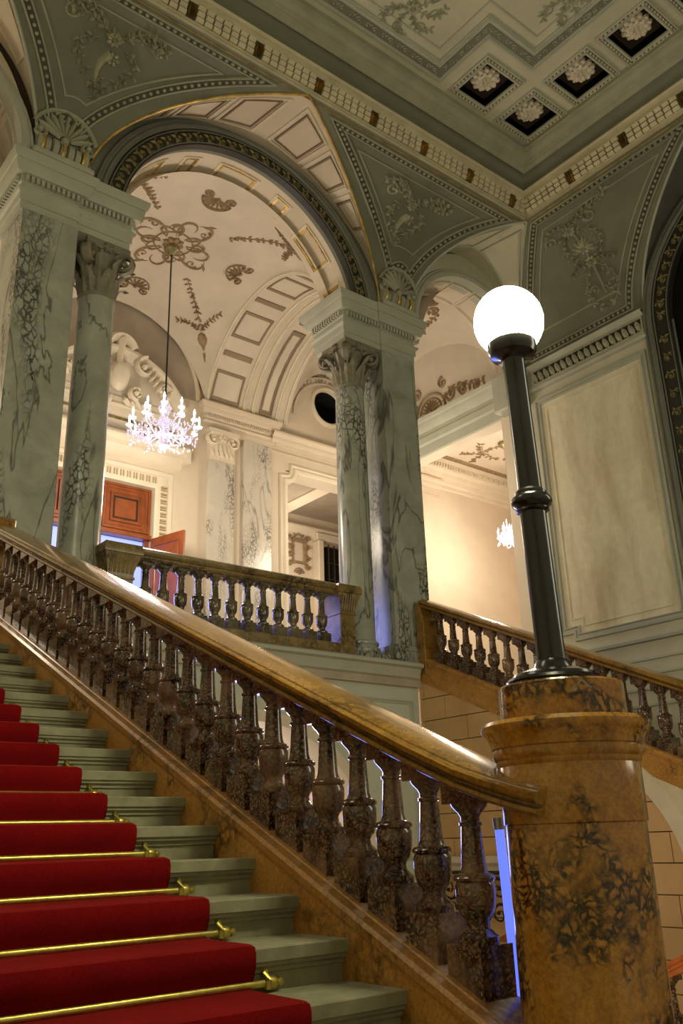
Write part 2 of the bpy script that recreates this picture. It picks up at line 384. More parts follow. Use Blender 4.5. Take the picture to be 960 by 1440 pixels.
for cx, cy in cof:
    sq = [(cx-hs, cy-hs), (cx+hs, cy-hs), (cx+hs, cy+hs), (cx-hs, cy+hs)]
    mb = MB(); mb.sweep(sq, [(.0, -.16), (0, .0), (-.005, .03), (-.03, .035), (-.04, .012), (-.075, .012), (-.085, .035), (-.105, .03), (-.11, 0)], cl, True)
    fr = obj('coffer_frame', mb, TRIM, ceil)
    mb = MB(); beads(mb, [*[(cx+(x-cx)*1.21, cy+(y-cy)*1.21) for x, y in sq+sq[:1]]], .062, .028, .045, cl, .016); stuff(obj('coffer_bead', mb, EGGM, fr)); mb = MB(); mb.sweep(sq, [(-.041, .0135), (-.074, .0135)], cl, True); obj('bead_channel', mb, OLIVE, fr)  # channel coloured dark as shade between the coffer beads
    mb = MB(); mb.add([(x, y, ZC+.13) for x, y in [(cx-hs, cy-hs), (cx+hs, cy-hs), (cx+hs, cy+hs), (cx-hs, cy+hs)]], [(0, 1, 2, 3)])
    for (x, y), (x2, y2) in zip(sq, sq[1:]+sq[:1]): mb.add([(x, y, ZC+.001), (x2, y2, ZC+.001), (x2, y2, ZC+.13), (x, y, ZC+.13)], [(0, 1, 2, 3)])
    obj('coffer_ground', mb, BROWN, fr)
    mb = MB(); cr = lambda u, v, h: (cx+u, cy+v, ZC+.12-h)
    for rr, n, hh, w_, o in ((.155, 11, .05, .042, 0), (.115, 9, .085, .037, .3), (.068, 7, .115, .03, .1)):
        for k in range(n):
            a = 2*PI*k/n+o; mb.blob(rr*cos(a), rr*sin(a), .058 if rr > .1 else .04, hh, cr, 7, w_, a)
    mb.blob(0, 0, .03, .135, cr, 8); mb.lathe([(.12, 0), (.1, .03), (.04, .06)], (cx, cy, ZC+.06), 12)
    obj('rosette', mb, PALE, fr)
zig = [(2.3, 6.31), (7.10, 6.31), (7.10, 5.41), (7.97, 5.41), (7.97, 1.6)]
mb = MB(); mb.sweep(zig, [(.135, -.01), (.13, .03), (.105, .04), (.09, .012), (-.04, .006), (-.05, .03), (-.075, .045), (-.1, .045), (-.115, .02), (-.13, .02), (-.135, -.01)], cl); obj('field_moulding', mb, TRIM, ceil)
mb = MB(); rng = random.Random(4)
for (u0, v0), (u1, v1) in zip(zig, zig[1:]):
    L = math.hypot(u1-u0, v1-v0); n = max(1, int(L/.13)); dx, dy = (u1-u0)/L, (v1-v0)/L; an = math.atan2(dy, dx)
    for k in range(n):
        t = (k+.5)*L/n; px, py = u0+dx*t-dy*.025, v0+dy*t+dx*.025
        scroll(mb, px, py, .042, an+(PI if k % 2 else 0), .8, 1 if k % 2 else -1, .012, .028, cl, 8)
        leaf(mb, px+dx*.04, py+dy*.04, an+1.2*(1 if k % 2 else -1), .06, .014, .025, cl)
stuff(obj('frieze_scroll', mb, TRIM, ceil)); mb = MB(); mb.sweep(zig, [(.035, .0105), (.08, .0125)], cl); mb.sweep(zig, [(-.035, .0085), (.06, .0128)], cl); obj('frieze_ground', mb, PENDM, ceil)
mb = MB(); mb.sweep([(2.3, 6.05), (6.84, 6.05), (6.84, 5.15), (7.72, 5.15), (7.72, 1.6)], ridge(.012, .014), cl)
mb.sweep([(2.3, 5.55), (5.75, 5.55), (5.75, 5.0), (2.3, 5.0)], step_mould(.04, .035), cl); obj('field_inner_line', mb, TRIM, ceil)
mb = MB(); rng = random.Random(8)
for (cx, cy, a) in ((6.14, 5.80, .2), (7.63, 4.52, 1.6)):
    for k in range(7):
        t = a+k*.9; p0 = (cx, cy); p3 = (cx+.42*cos(t), cy+.42*sin(t))
        garland(mb, bez(p0, (cx+.25*cos(t+.7), cy+.25*sin(t+.7)), (cx+.4*cos(t+.5), cy+.4*sin(t+.5)), p3), .075, cl, rng, .03, 1.3)
        scroll(mb, cx+.3*cos(t+.4), cy+.3*sin(t+.4), .09, t, 1.1, 1 if k % 2 else -1, .013, .03, cl)
    flower(mb, cx, cy, .1, .06, cl, 8)
obj('ceiling_arabesque', mb, MIDT, ceil)

# ---------------------------------------------------------------- cove: pendentives and lunettes over the two walls in view
def hgt(x): return sqrt(max(0, 1-x*x))
def pend(parent, W, mf, uL, uR, nm='pendentive'):      # uL(th), uR(th): edges of the pendentive
    mb = MB(); n = 22; rows = []
    for i in range(n+1):
        th = PI/2*i/n; a, b = uL(th), uR(th); rows.append([cove(W, a+(b-a)*j/10, th) for j in range(11)])
    mb.grid(rows); return obj(nm, mb, PENDM, parent)
def framep(parent, mf, uL, uR, inL, inR, t0, t1, dip):
    def edge(o, lo, hi, dp):
        L = [(uL(v/1.46)+inL+o, v) for v in [lo+(hi-lo)*k/16 for k in range(17)]]
        Rr = [(uR(v/1.46)-inR-o, v) for v in [lo+(hi-lo)*k/16 for k in range(17)]]
        L = [p for p, q in zip(L, Rr) if p[0] < q[0]-.05]; Rr = Rr[:len(L)]
        base = [(Rr[0][0]+(L[0][0]-Rr[0][0])*k/6, lo+dp*sin(PI*k/6)) for k in range(1, 6)]
        return L[::-1][::-1], Rr, base
    L, Rr, base = edge(0, t0, t1, dip)
    path = Rr[::-1]+base+L
    mb = MB(); mb.sweep(path, [(.065, -.005), (.06, .025), (.04, .03), (.035, .008), (-.035, .008), (-.04, .03), (-.06, .025), (-.065, -.005)], mf, True)
    fr = obj('pendentive_frame', mb, FRAME, parent); mb = MB(); mb.sweep(path, [(-.034, .0125), (.034, .0125)], mf, True); obj('bead_channel', mb, OLIVE, fr)  # dark strip painted as the shade in the bead gaps
    mb = MB(); beads(mb, path+path[:1], .088, .031, .042, mf, .029); stuff(obj('bead_moulding', mb, FRAME, fr))
    L, Rr, base = edge(.2, t0+.34, t1-.2, dip*.25)
    mb = MB(); mb.sweep(Rr[::-1]+base+L, ridge(.014, .012), mf, True); obj('inner_line', mb, FRAME, fr)
# parts hang on the walls themselves
wall_far = struct('wall_far', 'far wall of the stair hall with arches, lunettes and painted stucco pendentives')
wall_right = struct('wall_right', 'right wall of the stair hall with tall plaster panel and dark arched recess')
for sg in (1, -1):
    def X(u, s_=sg): return UX+s_*(u-UX)
    a = lambda th: UX+HW*cos(th); b = lambda th: RX-SW*cos(th)
    if sg == 1: uL, uR, iL, iR = a, b, .33, .2
    else: uL, uR, iL, iR = (lambda th: 2*UX-b(th)), (lambda th: 2*UX-a(th)), .2, .33
    pend(wall_far, WA, coveA, uL, uR)
    framep(wall_far, coveA, uL, uR, iL, iR, .62 if sg == 1 else .5, TOPV-.16, .12)
    # stucco flowers
    mb = MB(); rng = random.Random(3+sg); m = coveA
    if sg == 1: c0, top, bot, wd = X(7.80), 1.74, 1.08, .50
    else: c0, top, bot, wd = X(7.84), 1.80, 1.08, .60
    G = lambda pts, s_: garland(mb, pts, s_*1.1, m, rng, .075, .8)
    flower(mb, c0, top-.14, .09, .08, m, 8)
    for q in (-1, 1):
        G(bez((c0, top-.14), (c0+q*wd*.3, top), (c0+q*wd*.6, top+.05), (c0+q*wd, top-.06)), .085)
        scroll(mb, c0+q*wd*.9, top-.05, .1, 0, 1, q, .02, .04, m)
        G(bez((c0+q*.15, top-.2), (c0+q*wd*.95, top-.3), (c0+q*wd*.45, bot+.25), (c0+q*.06, bot)), .085)
        G(bez((c0+q*.1, top-.1), (c0+q*.3, top+.2), (c0+q*.5, top+.12), (c0+q*.62, top+.02)), .07)
    G([(c0, bot+.12), (c0+.06, bot), (c0, bot-.12), (c0-.06, bot-.02), (c0, bot+.1)], .07)
    mb.stroke(bez((c0+.04, top-.32), (c0-.1, top-.45), (c0-.05, top-.6), (c0-.02, top-.72)), .06, .08, m, 'tail'); flower(mb, c0+.07, top-.35, .085, .07, m, 6)
    obj('stucco_bouquet', mb, RELH, wall_far)
# lunette vaults: conoid between the cove arris and the wall
def lunette(parent, W, uc, hw, rise, nm, mat, half=0):
    mb = MB(); n = 40; rows = []
    for i in range(n+1):
        x = cos(PI*i/n); 
        if half and x*half < -1e-6: continue
        d = CA*(1-abs(x)); rows.append([W(uc+hw*x, d*t, CZ+hgt(x)*(rise+(CB-rise)*t)) for t in (0, .5, 1)])
    mb.grid(rows); o = obj(nm, mb, mat, parent)
    def mf(x, t, h):          # x along the arch (-1..1), t 0 wall..1 arris
        x = max(-1, min(1, x)); return W(uc+hw*x*(1-h*.12), CA*(1-abs(x))*t, CZ+hgt(x)*(rise+(CB-rise)*t)-h)
    return o, mf
lun, lm = lunette(wall_far, WA, UX, HW, 1.80, 'lunette_vault', CREAM)
for sg in (1, -1):
    for a, b in ((.06, .30), (.34, .56), (.60, .80)):
        for e0, e1, w_ in ((.0, 1, .009), (.028, 1, .005)):
            lo, hi = a+e0, b-e0; t1 = .9-e0*2
            path = [(sg*lo, .2+e0*2), (sg*hi, .2+e0*2), (sg*hi, t1), (sg*lo, t1)]
            dense = []
            for p, q in zip(path, path[1:]+path[:1]): dense += [(p[0]+(q[0]-p[0])*k/6, p[1]+(q[1]-p[1])*k/6) for k in range(6)]
            mb = MB(); mb.sweep(dense, [(-w_, -.004), (-w_, .025), (w_, .025), (w_, -.004)], lm, True); obj('panel_moulding', mb, LINE if w_ < .008 else PALE, lun)
def arris(parent, W, uc, hw, half=0, mat=GOLD, r=.016):
    mb = MB()
    for sg in ((1, -1) if not half else (half,)):
        mb.tube([cove(W, uc+sg*hw*cos(t), t, .004) for t in [PI/2*k/24 for k in range(25)]], r, 6)
    return obj('gilt_arris', mb, mat, parent)
arris(wall_far, WA, UX, HW)
for sg in (1, -1):
    uc = UX+sg*(RX-UX)
    l2, lm2 = lunette(wall_far, WA, uc, SW, 1.70, 'side_lunette_vault', CREAM if sg < 0 else HALL)
    arris(wall_far, WA, uc, SW, 0, TRIM, .02)
    for q in (-1, 1):
        path = [(q*.08, .28), (q*.72, .28), (q*.72, .9), (q*.08, .9)]; dense = []
        for p, q2 in zip(path, path[1:]+path[:1]): dense += [(p[0]+(q2[0]-p[0])*k/6, p[1]+(q2[1]-p[1])*k/6) for k in range(6)]
        mb = MB(); mb.sweep(dense, step_mould(.022, .03), lm2, True); obj('panel_moulding', mb, TRIM if sg > 0 else CREAM, l2)
# wall faces: ring between arch opening and lunette
def ringface(parent, W, uc, zc, r, hw, rise, nm, mat):
    mb = MB(); n = 40; a0 = math.asin(min(1, (SZ-zc)/r)); rows = []
    for i in range(n+1):
        a = a0+(PI-2*a0)*i/n; x = cos(PI*i/n)
        rows.append([W(uc+r*cos(a), 0, zc+r*sin(a)), W(uc+hw*x, 0, CZ+.02+rise*hgt(x))])
    mb.grid(rows); return obj(nm, mb, mat, parent), a0
ARZ, ARO, ARI = 7.03, 2.07, 1.84
rf, a0 = ringface(wall_far, WA, UX, ARZ, ARI, HW, 1.8, 'arch_wall', GREYM)
def fa(u, v, h): return (u, YA-h, v)
def fb(u, v, h): return (XB-h, u, v)
def archband(parent, mf, uc, zc, ri, ro, mat_g, jamb=None):
    a = math.asin((SZ-zc)/ro) if jamb is None else 0
    path = arc(uc, zc, ro, PI-a, a, 40) if False else arc(uc, zc, ro, a, PI-a, 44)
    if jamb: path = [(uc+ro, jamb)]+path+[(uc-ro, jamb)]
    mb = MB(); mb.sweep(path, [(.0, -.0), (.0, .05), (-.03, .075), (-.06, .075), (-.075, .045), (-.10, .045), (-.115, .06), (-.14, .055), (-.15, -.0)], mf); obj('arch_outer_moulding', mb, GREYM, parent)
    mb = MB(); mb.sweep(path, [(.0, .045), (.012, .05), (.02, .03), (ro-ri-.03, .03), (ro-ri-.02, .05), (ro-ri, .045), (ro-ri+.01, -.05)], mf); g = obj('arch_ornament_ground', mb, DARKB, parent)
    mb = MB(); mb.sweep(path, [(.018, .04), (.024, .058), (.034, .058), (.04, .04)], mf); mb.sweep(path, [(ro-ri-.04, .04), (ro-ri-.034, .058), (ro-ri-.022, .058), (ro-ri-.016, .04)], mf); obj('arch_ornament_edge', mb, GREYM, g)
    mb = MB(); rm = (ri+ro)/2; aa = math.asin((SZ-zc)/rm) if jamb is None else 0; rng = random.Random(5)
    P = arc(uc, zc, rm, aa, PI-aa, 60)
    if jamb: P = [(uc+rm, jamb+(zc-jamb)*k/16) for k in range(16)]+P+[(uc-rm, zc-(zc-jamb)*k/16) for k in range(17)]
    acc = 0; k = 0; mf2 = lambda u, v, h: mf(u, v, h+.03)
    for p, q in zip(P, P[1:]):
        acc += math.hypot(q[0]-p[0], q[1]-p[1])
        if acc > .14:
            acc = 0; an = math.atan2(q[1]-p[1], q[0]-p[0]); k += 1; s_ = 1 if k % 2 else -1
            scroll(mb, p[0], p[1], .075, an+s_*PI/2, 1.15, -s_, .017, .03, mf2, 12)
            for t in (-1, 1): leaf(mb, p[0]+.05*cos(an), p[1]+.05*sin(an), an+s_*t*1.0, .09, .02, .028, mf2)
            flower(mb, p[0], p[1], .03, .03, mf2, 5)
    stuff(obj('arch_arabesque', mb, ANTG, g))
archband(wall_far, fa, UX, ARZ, ARI, ARO, ANTG)
def soffit(parent, uc, zc, r, y0, y1, nm, mat, spring=SZ):
    a = math.asin((spring-zc)/r); mb = MB()
    mb.grid([[(uc+r*cos(t), y, zc+r*sin(t)) for y in (y0, (y0+y1)/2, y1)] for t in [a+(PI-2*a)*k/36 for k in range(37)]]); return obj(nm, mb, mat, parent)
sf = soffit(wall_far, UX, ARZ, ARI, YA, YA+.12, 'arch_edge', GREYM)
sf = soffit(wall_far, UX, ARZ, ARI, YA+.12, 9.15, 'arch_soffit', CREAM)
def sm(u, v, h): r = ARI-h; return (UX+r*cos(u), v, ARZ+r*sin(u))
for k in range(-3, 4):
    c = PI/2+k*.42; wd = .17 if k % 2 == 0 else .07
    for e, mt in ((0, PALE), (.035, GOLD)):
        mb = MB(); mb.sweep([(c-wd+e*.6, 8.68+e), (c, 8.68+e), (c+wd-e*.6, 8.68+e), (c+wd-e*.6, 9.05-e), (c, 9.05-e), (c-wd+e*.6, 9.05-e)], [(-.012, -.004), (-.01, .018), (.01, .018), (.012, -.004)], sm, True); obj('soffit_panel', mb, mt, sf)
# side bay arches
for sg in (1, -1):
    uc = UX+sg*4.32; zc, r = 7.5, 1.27
    o, _ = ringface(wall_far, WA, uc, zc-.12+.0, r, SW, 1.7, 'side_arch_wall', HALL if sg > 0 else CREAM)
    pth = arc(uc, zc-.12, r+.02, 0, PI, 36)
    mb = MB(); mb.sweep(pth, [(.02, -.3), (.02, .03), (-.02, .06), (-.06, .055), (-.08, .03), (-.11, .03), (-.13, 0)], fa); obj('side_arch_moulding', mb, TRIM, o)
    s2 = soffit(wall_far, uc, zc-.12, r, YA, 9.15, 'side_arch_soffit', CREAM)
    def sm2(u, v, h, uc=uc, zc=zc, r=r): q = r-h; return (uc+q*cos(u), v, zc-.12+q*sin(u))
    for k in range(-3, 4):
        c = PI/2+k*.42; wd = .17
        mb = MB(); mb.sweep([(c-wd, 8.62), (c, 8.62), (c+wd, 8.62), (c+wd, 9.05), (c, 9.05), (c-wd, 9.05)], step_mould(.02, .022), sm2, True); obj('soffit_panel', mb, CREAM, s2)

# ---------------------------------------------------------------- entablatures on the piers (trim_1 .. trim_4)
EPROF = [(0, 6.70), (.0, 6.80), (.02, 6.805), (.02, 6.90), (.05, 6.92), (.055, 6.95), (.01, 6.955), (.01, 7.03), (.03, 7.04), (.03, 7.12), (.085, 7.13), (.12, 7.20), (.125, 7.26), (.14, 7.265), (.165, 7.33), (.17, 7.38), (-.3, 7.385)]
def entab(name, label, x0, x1, y0, y1, notch=None, mat=TRIM, scale=1, dz=0):
    st = struct(name, label); mb = MB()
    loop = [(x0, y0), (x0, y1), (x1, y1), (x1, y0)]
    if notch:
        xn, dy = notch; loop = [(x0, y0), (x0, y1), (x1, y1), (x1, y0+dy), (xn, y0+dy), (xn, y0)] if xn > 0 else [(x0, y0+dy), (x0, y1), (x1, y1), (x1, y0), (-xn, y0), (-xn, y0+dy)]
    P = [(o*scale, SZ+(z-7.38)*scale+dz) for o, z in EPROF]
    mb.sweep(loop, P, plan, True)
    zb = SZ+(6.70-7.38)*scale+dz; mb.add([(x0, y0, zb), (x1, y0, zb), (x1, y1, zb), (x0, y1, zb)], [(0, 1, 2, 3)])
    zt = SZ+dz+.003; mb.add([(x0+.05, y0+.05, zt), (x1-.05, y0+.05, zt), (x1-.05, y1, zt), (x0+.05, y1, zt)], [(0, 1, 2, 3)])
    obj('entablature', mb, mat, st); dt = MB(); sp = .055*scale; z0, z1 = SZ+(7.045-7.38)*scale+dz, SZ+(7.115-7.38)*scale+dz; o0, o1 = .02*scale, .075*scale
    for (a, b) in zip(loop, loop[1:]+loop[:1]):
        dx, dy = b[0]-a[0], b[1]-a[1]; L = math.hypot(dx, dy); n = int(L/sp); ux, uy = dx/L, dy/L; nx, ny = -uy, ux
        for k in range(n):
            t0, t1 = (k+.2)*L/n, (k+.75)*L/n
            vs = [(a[0]+ux*t+nx*o, a[1]+uy*t+ny*o, z) for z in (z0, z1) for (t, o) in ((t0, o0), (t1, o0), (t1, o1), (t0, o1))]
            dt.add(vs, [(0, 3, 2, 1), (4, 5, 6, 7), (0, 1, 5, 4), (1, 2, 6, 5), (2, 3, 7, 6), (3, 0, 4, 7)])
    stuff(obj('dentil', dt, mat, st, smooth=False)); return st
entab('trim_1', 'moulded entablature with dentils over the right column and pier', 7.10, 8.43, 8.50, 9.2, (-7.78, .03))
entab('trim_2', 'moulded entablature with dentils over the left column and pier', 2.47, 3.80, 8.50, 9.2, (3.12, .03))
entab('trim_3', 'small entablature above the paired pilasters right of the door', 7.22, 8.68, 12.58, 12.9, None, CREAM, .75)
entab('trim_4', 'small entablature above the paired pilasters left of the door', 2.22, 3.68, 12.58, 12.9, None, CREAM, .75)

# console corbels with shell, on the entablatures under the pendentives
for sg, w_ in ((1, 'right'), (-1, 'left')):
    cx = UX+sg*2.60
    t = thing('console_corbel', 'stucco scroll corbel with shell standing on the %s entablature' % w_, 'corbel', (cx, YA-.1, SZ))
    mb = MB(); mb.box(cx-.36, cx+.36, 8.30, 8.6, SZ+.002, SZ+.06); mb.box(cx-.33, cx+.33, 8.33, 8.6, SZ+.06, SZ+.10); obj('plinth', mb, TRIM, t, smooth=False, bev=.008)
    mb = MB()
    for k in range(7):
        x = cx-.27+.09*k; rr = .135 if k in (0, 6) else .12 if k % 2 else .14
        mb.lathe([(rr*.8, -.042), (rr, -.03), (rr, .03), (rr*.8, .042)], (x, 8.47, SZ+.235), 14, True, 'x')
    obj('scroll', mb, MIDT, t)
    for k in (-1.6, 0, 1.6): mb = MB(); mb.lathe([(.145, -.014), (.15, 0), (.145, .014)], (cx+.15*k, 8.47, SZ+.235), 14, True, 'x'); obj('gilt_band', mb, GOLD, t)
    mb = MB(); sh = lambda u, v, h: (cx+u, 8.38-h+.12*max(0, .3-v)*0+.0, SZ+.30+v); shell(mb, 0, .0, .36, PI/2, lambda u, v, h: (cx+u, 8.36-h-.28*max(0, v)**1.2*.5, SZ+.32+v), .05, 9, 1.15)
    for q in (-1, 1): scroll(mb, q*.3, .05, .1, PI/2, 1.1, q, .03, .06, sh)
    obj('shell', mb, MIDT, t)

# ---------------------------------------------------------------- marble columns, piers
def leafm(mb, cx, cy, z0, r, a, L, wd, curl):
    ca, sa = cos(a), sin(a); rows = []
    for t, o, k in ((0, .0, .8), (.14, .012, 1.0), (.26, .016, .72), (.38, .026, 1.05), (.5, .03, .72), (.62, .042, .95), (.74, .055, .62), (.86, .085, .62), (.98, .135, .4), (.93, .17, .22)):
        ro = r+o*curl*1.15
        rows.append([(cx+(ro-(abs(q)**1.5)*.035+(.012 if q == 0 else 0))*ca-q*wd*k*sa, cy+(ro-(abs(q)**1.5)*.035+(.012 if q == 0 else 0))*sa+q*wd*k*ca, z0+L*t-abs(q)*.02*(k < .8)) for q in (-1, -.55, 0, .55, 1)])
    mb.grid(rows)
def capital(parent, cx, cy, z0, r, H, W, mat):
    mb = MB(); mb.lathe([(r*1.0, 0), (r*1.1, .02), (r*1.1, .045), (r*.88, .05), (r*.84, H*.5), (r*1.1, H*.82), (r*1.2, H*.86)], (cx, cy, z0), 20)
    for row, (n, L, zz, cu) in enumerate(((8, H*.40, .045, 1.0), (8, H*.66, .05, 1.15))):
        for k in range(n): leafm(mb, cx, cy, z0+zz, r*1.0, 2*PI*(k+.5*row)/n, L, r*.37, cu)
    c = obj('capital', mb, mat, parent)
    mb = MB(); q = W*.5; pts = []
    for k in range(4):
        a = PI/4+PI/2*k; b = a+PI/2
        A_ = (cx+q*1.38*cos(a)*1.0, cy+q*1.38*sin(a)); B_ = (cx+q*1.38*cos(b), cy+q*1.38*sin(b)); m_ = (cx+q*.83*cos((a+b)/2), cy+q*.83*sin((a+b)/2))
        pts += [A_, ((A_[0]+m_[0])/2*1.0, (A_[1]+m_[1])/2), m_, ((B_[0]+m_[0])/2, (B_[1]+m_[1])/2)]
    mb.prism(pts, lambda x, y: (x, y, z0+H*.87), lambda x, y: (x, y, z0+H)); obj('abacus', mb, mat, c, smooth=False, bev=.006)
    for k in range(4):
        a = PI/4+PI/2*k; ca, sa = cos(a), sin(a); mb = MB(); vr = H*.19
        for s_ in (-1, 1):
            def vm(u, v, h, s_=s_): ro = q*1.12+u; o = s_*(.03+h); return (cx+ro*ca-o*sa, cy+ro*sa+o*ca, z0+H*.70+v)
            scroll(mb, 0, 0, vr, PI*.8, 1.5, -1, vr*.24, .045, vm, 20)
        rows = [[(cx+(q*1.12+vr*.95*cos(t))*ca-o*sa, cy+(q*1.12+vr*.95*cos(t))*sa+o*ca, z0+H*.70+vr*.95*sin(t)) for o in (-.035, .035)] for t in [2*PI*j/14 for j in range(15)]]
        mb.grid(rows); mb.tube([(cx+r*1.1*ca, cy+r*1.1*sa, z0+H*.45), (cx+q*.85*ca, cy+q*.85*sa, z0+H*.72), (cx+q*1.05*ca, cy+q*1.05*sa, z0+H*.84)], [.02, .035, .03], 6)
        obj('volute', mb, mat, c)
    mb = MB()
    for k in range(4):
        a = PI/2*k; fc = lambda u, v, h, a=a: (cx+(q*.86+h)*cos(a)-u*sin(a), cy+(q*.86+h)*sin(a)+u*cos(a), z0+H*.9+v); flower(mb, 0, 0, .07, .05, fc, 6); mb.blob(0, 0, .05, .05, fc)
    obj('fleuron', mb, mat, c)
CAPM = plain('grey_capital_stone', (.22, .20, .145), .6, var=.2, sc=8)
def column(cx, cy, label):
    t = thing('marble_column', label, 'column', (cx, cy, LZ))
    mb = MB(); mb.box(cx-.29, cx+.29, cy-.29, cy+.29, LZ, LZ+.10); obj('plinth', mb, MARB, t, smooth=False, bev=.008)
    mb = MB(); mb.lathe([(.28, .10), (.29, .13), (.28, .165), (.25, .17), (.242, .19), (.25, .21), (.262, .215), (.265, .24), (.25, .255), (.235, .265)], (cx, cy, LZ), 32); obj('base', mb, MARB, t)
    mb = MB(); mb.lathe([(.235, 2.385-LZ), (.224, 2.43-LZ), (.222, 3.6-LZ), (.215, 4.8-LZ), (.202, 5.95-LZ), (.212, 5.97-LZ), (.21, 6.0-LZ)], (cx, cy, LZ), 32); obj('shaft', mb, MARB, t)
    capital(t, cx, cy, 6.0, .2, .70, .56, CAPM); return t
column(7.365, 8.77, 'veined marble column with leafy capital right of the loggia balustrade')
column(3.535, 8.77, 'green grey marble column with dark capital left of the loggia balustrade')
for sg, w_ in ((1, 'right'), (-1, 'left')):
    x0, x1 = (7.76, 8.40) if sg > 0 else (2.50, 3.14)
    t = thing('marble_pier', 'square marble pier with dark veins behind the %s column' % w_, 'pier', ((x0+x1)/2, 8.8, LZ))
    mb = MB(); mb.box(x0-.05, x1+.05, 8.42, 9.22, LZ, LZ+.16); mb.box(x0-.03, x1+.03, 8.44, 9.2, LZ+.16, LZ+.24); obj('base', mb, MARB, t, smooth=False, bev=.012)
    mb = MB(); mb.box(x0, x1, 8.47, 9.17, LZ+.24, 6.70); obj('shaft', mb, MARB, t, smooth=False, bev=.01)

# ---------------------------------------------------------------- loggia: vaults, back wall, side walls
loggia = struct('ceiling', 'cream stucco vault of the loggia behind the arch with scrollwork rose')
BY, BH = 10.72, 1.83
def apro(t, half): r = sqrt(half*half+.25); return (sqrt(max(0, r*r-(t*half)**2))-.5)/(r-.5)
def vault(parent, cx, hx, nm, rise=1.42, dome=.1):
    def z(u, v): a, b = apro(u, hx), apro(v, BH); return SZ+rise*(1-(1-a)*(1-b))+dome*(1-u*u)*(1-v*v)
    mb = MB(); n = 28; E = [-cos(PI*k/n) for k in range(n+1)]
    mb.grid([[(cx+hx*u, BY+BH*v, z(u, v)) for u in E] for v in E]); o = obj(nm, mb, CREAM2, parent)
    def mf(x, y, h):
        u, v = max(-1, min(1, (x-cx)/hx)), max(-1, min(1, (y-BY)/BH)); k = .35+.65*min(1, (1-max(abs(u), abs(v)))*6)
        return (x-h*u*.8, y-h*v*.8, z(u, v)-h*k)
    return o, mf
v0, vm0 = vault(loggia, UX+.02, 1.73, 'sail_vault')
def barrel(xa, xb, nm):
    r = sqrt(BH*BH+.25); zc = SZ+1.42-r+.0; mb = MB(); a0 = math.asin(.5/r)
    mb.grid([[(x, BY+r*cos(t), zc+r*sin(t)) for x in (xa, xb)] for t in [a0+(PI-2*a0)*k/36 for k in range(37)]]); o = obj(nm, mb, CREAM2, loggia)
    def mf(u, v, h): q = r-h; return (u, BY+q*cos(v), zc+q*sin(v))
    def rib(x, w_, h_): m = MB(); m.sweep([(x, a0+(PI-2*a0)*k/36) for k in range(37)], [(-w_, -.003), (-w_, h_), (-w_*.3, h_*1.3), (w_*.3, h_*.7), (w_, h_*.6), (w_, -.003)], mf); obj('transverse_rib', m, PALE, o)
    for x in (xa+.03, xa+(xb-xa)*.45, xa+(xb-xa)*.56, xb-.25, xb-.05): rib(x, .03, .045)
    for k in range(8):
        c0 = a0+.05+(PI-2*a0-.1)*k/8; c1 = a0+.05+(PI-2*a0-.1)*(k+1)/8-.05
        if k % 2: c0 += .12; c1 -= .12
        m = MB(); x0, x1 = xa+.12, xa+(xb-xa)*.38
        m.sweep([(x0, c0), (x1, c0), *[(x1, c0+(c1-c0)*j/5) for j in range(1, 5)], (x1, c1), (x0, c1), *[(x0, c1-(c1-c0)*j/5) for j in range(1, 5)]], [(-.016, -.003), (-.014, .02), (.014, .02), (.016, -.003)], mf, True); obj('barrel_panel', m, LINE, o)
    for k in range(3):
        c0 = a0+.06+k*1.0; c1 = c0+.85; x0, x1 = xa+(xb-xa)*.66, xb-.4
        m = MB(); m.sweep([(x0, c0), (x1, c0), *[(x1, c0+(c1-c0)*j/6) for j in range(1, 6)], (x1, c1), (x0, c1), *[(x0, c1-(c1-c0)*j/6) for j in range(1, 6)]], step_mould(.03, .03), mf, True); obj('barrel_panel', m, LINE, o)
barrel(7.18, 8.95, 'barrel_vault'); barrel(1.95, 3.72, 'barrel_vault')
v1, vm1 = vault(loggia, 9.97, 1.03, 'side_sail_vault'); v2, vm2 = vault(loggia, .93, 1.03, 'side_sail_vault')
mb = MB(); mb.box(-.6, 16, YA+.02, 17.4, 9.62, 9.7); mb.box(-.6, -.5, YA, 17.4, 2, 9.7); mb.box(15.6, 15.7, YA, 17.4, 2, 9.7); obj('sky_seal_box', mb, CREAM, loggia, smooth=False)  # unseen box added over the vaults to keep sky light out
# rose and stucco of the central vault
mb = MB(); rng = random.Random(11); cx, cy = 5.5, 10.72
for k in range(8):
    a = 2*PI*k/8+.2; big = k % 2 == 0; L = .62 if big else .42
    P = lambda r, b: (cx+r*cos(a+b), cy+r*sin(a+b))
    mb.stroke(bez(P(.2, -.45), P(L*1.25, -.55), P(L*1.2, .05), P(L*.72, .1)), .022, .03, vm0, 'x'); mb.stroke(bez(P(.22, .45), P(L*.9, .75), P(L*1.5, .3), P(L*1.02, -.02)), .026, .035, vm0, 'x')
    scroll(mb, *P(L*.9, .32), .1, a, 1.0, 1 if big else -1, .018, .03, vm0)
    if big: leaf(mb, *P(L*1.05, .1), a+.4, .2, .03, .035, vm0)
mb.stroke(arc(cx, cy, .3, 0, 2*PI, 30), .014, .025, vm0, False); flower(mb, cx, cy, .17, .06, vm0, 8)
obj('vault_rose', mb, RELI, v0)
mb = MB()
